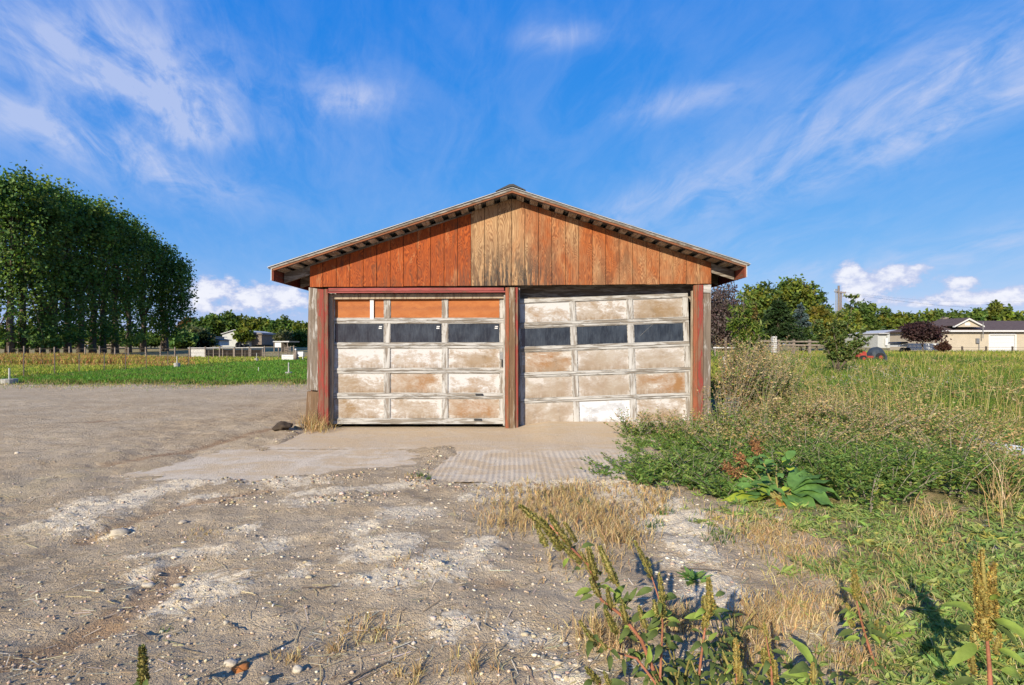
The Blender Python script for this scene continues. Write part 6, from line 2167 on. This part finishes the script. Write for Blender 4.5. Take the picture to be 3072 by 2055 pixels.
pigweed('upright pigweed with a thin spike leaning left, centre of the bottom edge', 1.72, A2, .0055,
        [((1958, 1738), (1905, 1625), 7), ((1950, 1700), (1942, 1672), 5), ((1990, 1800), (1976, 1722), 7), ((1985, 1850), (1985, 1790), 9), ((1968, 1850), (1962, 1800), 6)],
        [(2020, 1772), (1945, 1770), (1970, 1820), (2005, 1830), (1985, 1870), (1960, 1860)] + jitter_leaves(A2[:4], 22), dy=-.03)
A3 = [(2094, 2070), (2100, 2000), (2110, 1920), (2122, 1840), (2132, 1800)]
pigweed('pigweed with one tall amber spike and pink lower stem', 1.74, A3, .006, [((2128, 1850), (2125, 1735), 9), ((2120, 1840), (2112, 1790), 7), ((2136, 1830), (2140, 1800), 7), ((2112, 1890), (2122, 1830), 8)],
        [(2085, 1885), (2126, 1895), (2095, 1850), (2150, 1830)] + jitter_leaves(A3[:4], 22), AMBER + OLIVE)
A4 = [(1990, 2080), (1910, 1975), (1850, 1958), (1800, 1930), (1770, 1905)]
pigweed('low pigweed branch reaching left over the dirt with crimson stem', 1.70, A4, .0055, [((1772, 1912), (1738, 1862), 6), ((1790, 1935), (1765, 1905), 7), ((1820, 1950), (1800, 1920), 5)], [(1770, 1935), (1800, 1945), (1790, 1905), (1830, 1985), (1870, 1990), (1765, 1945)] + jitter_leaves(A4[:3], 8, 18))
A6 = [(2625, 1995), (2600, 1920), (2580, 1850), (2568, 1790)]
pigweed('slender pigweed standing alone in the green ground cover', 1.95, A6, .007, [((2570, 1800), (2562, 1708), 9), ((2552, 1850), (2540, 1810), 6), ((2590, 1830), (2592, 1795), 5), ((2630, 1890), (2632, 1862), 5), ((2558, 1880), (2545, 1855), 6), ((2640, 1920), (2655, 1880), 5)],
        [(2540, 1830), (2600, 1820), (2545, 1870), (2620, 1860), (2560, 1910), (2625, 1900), (2530, 1900), (2595, 1900), (2640, 1910), (2555, 1780)] + jitter_leaves(A6, 18, 26), AMBER + OLIVE)
A7 = [(2972, 2085), (2968, 2000), (2960, 1900), (2955, 1800)]
pigweed('tallest amber pigweed with branching spikes at the right edge', 1.62, A7, .009, [((2960, 1850), (2945, 1648), 9), ((2950, 1800), (2925, 1690), 10), ((2962, 1800), (2985, 1690), 10), ((2958, 1900), (2930, 1750), 11), ((2965, 1890), (2978, 1740), 12), ((2955, 1920), (2950, 1790), 14), ((2930, 1950), (2920, 1880), 7), ((2985, 1960), (2998, 1900), 7), ((2920, 2020), (2912, 1950), 7)],
        [(2905, 1830), (2900, 1885), (3010, 1870), (3015, 1890), (2880, 2035), (3040, 2010), (2990, 1800), (3030, 1960), (2890, 1950)], AMBER, lsize=(.06, .10))
A8 = [(2318, 2085), (2314, 2010), (2305, 1950), (2298, 1910)]
pigweed('amber pigweed spike at the bottom between dark leaves', 1.66, A8, .005, [((2305, 1960), (2292, 1870), 6), ((2300, 2000), (2290, 1950), 9), ((2318, 2040), (2308, 1960), 11), ((2325, 2045), (2325, 1985), 7)], [(2345, 1905), (2270, 1990), (2350, 1970), (2280, 1960)] + jitter_leaves(A8[:3], 8, 24), AMBER + OLIVE)
A9 = [(435, 2090), (432, 2040), (430, 2000)]
pigweed('single olive pigweed spike alone at the lower left edge', 1.62, A9, .004, [((432, 2052), (426, 1940), 11)], [(445, 2050), (420, 2055)])
A10 = [(2212, 2085), (2209, 2020), (2206, 1980)]
pigweed('yellowish pigweed spike right of the tall amber one', 1.68, A10, .0045, [((2210, 2020), (2206, 1915), 8), ((2218, 2050), (2222, 1990), 6)], jitter_leaves(A10, 6, 22), AMBER)
A11 = [(1830, 2110), (1805, 2060), (1780, 2030)]
pigweed('pigweed tips rising from the bottom edge left of the large plant', 1.60, A11, .005, [((1800, 2050), (1758, 2002), 8), ((1830, 2060), (1812, 2015), 6)], [(1770, 2050), (1840, 2045)])
A12 = [(2420, 2090), (2440, 2050), (2450, 2020)]
pigweed('pale leafed pigweed crown at the bottom edge', 1.64, A12, .005, [((2440, 2050), (2440, 1990), 6)], [(2400, 1980), (2420, 1960), (2440, 2000), (2465, 2010), (2405, 2020), (2385, 2010)], AMBER, 'pig_stem_green', (.06, .09))

# leafy undergrowth of young pigweed along the bottom edge
for i, (u, v, n, lb) in enumerate(((2040, 1990, 26, 'dark leafy young pigweed between the two tall stems'), (2180, 1930, 26, 'dark leafy young pigweed right of the amber spike'), (2230, 2030, 22, 'leafy young pigweed at the bottom edge'), (2120, 2050, 20, 'leafy young pigweed at the foot of the amber spike'), (2020, 2060, 18, 'leafy young pigweed at the foot of the leaning stem'), (2510, 2040, 14, 'broad leafed young weed right of the pale crown'), (2200, 1870, 12, 'young pigweed in front of the cut dry grass'))):
    yv = HC * F / (v + 60 - V0)
    xv = gX(u, yv)
    z = float(ground_z([xv], [yv])[0])
    root = empty('young_pigweed', (xv, yv, z), lb, 'plant', 'leafy young pigweed along the bottom edge')
    stm = MB()
    for s_ in range(5):
        a_ = random.uniform(0, 6.28)
        tip = Vector((xv + .07 * math.cos(a_), yv + .07 * math.sin(a_), z + random.uniform(.10, .20)))
        stm.tube([(xv, yv, z - .01), Vector((xv, yv, z)).lerp(tip, .6) + Vector((0, 0, .015)), tip], [.004, .003, .002], 4)
        for k_ in range(n // 4):
            c_ = Vector((xv, yv, z)).lerp(tip, random.uniform(.3, 1))
            b_ = random.uniform(0, 6.28)
            L = random.uniform(.03, .06)
            Vv, Fc = bigleaf(c_, (math.cos(b_), math.sin(b_), random.uniform(.0, .6)), (0, -.2, 1), L, L * random.uniform(.34, .46), .38, .05, .25, 5)
            mb = MB()
            mb.add(Vv, Fc)
            mb.build('leaf', M['pig_leaf'], root, smooth=True)
    stm.build('stem', M['pig_stem_green'], root)

# dry twigs on the ground
for (u, v, L, a_, lb) in ((1085, 2010, .22, .8, 'dark bent twig with a shadow at the bottom edge'), (960, 1760, .16, .15, 'thin forked twig on the dirt left of centre'), (2100, 1712, .20, -.2, 'dark thin twig across the pale path'), (700, 1870, .10, -.7, 'short grey stick below the white patch'), (430, 1905, .12, -.6, 'grey stick beside the clay rut')):
    x, y = G(u, v)
    z = float(ground_z([x], [y])[0]) + .008
    pts = [(x + (t - .5) * L * math.cos(a_) + random.uniform(-.006, .006), y + (t - .5) * L * math.sin(a_) + random.uniform(-.006, .006), z + random.uniform(0, .012)) for t in np.linspace(0, 1, 5)]
    mb = MB().tube(pts, [.004, .004, .0035, .003, .002], 5)
    tag(mb.build('twig', M['bark']), lb, 'twig', 'twigs lying on the dirt')
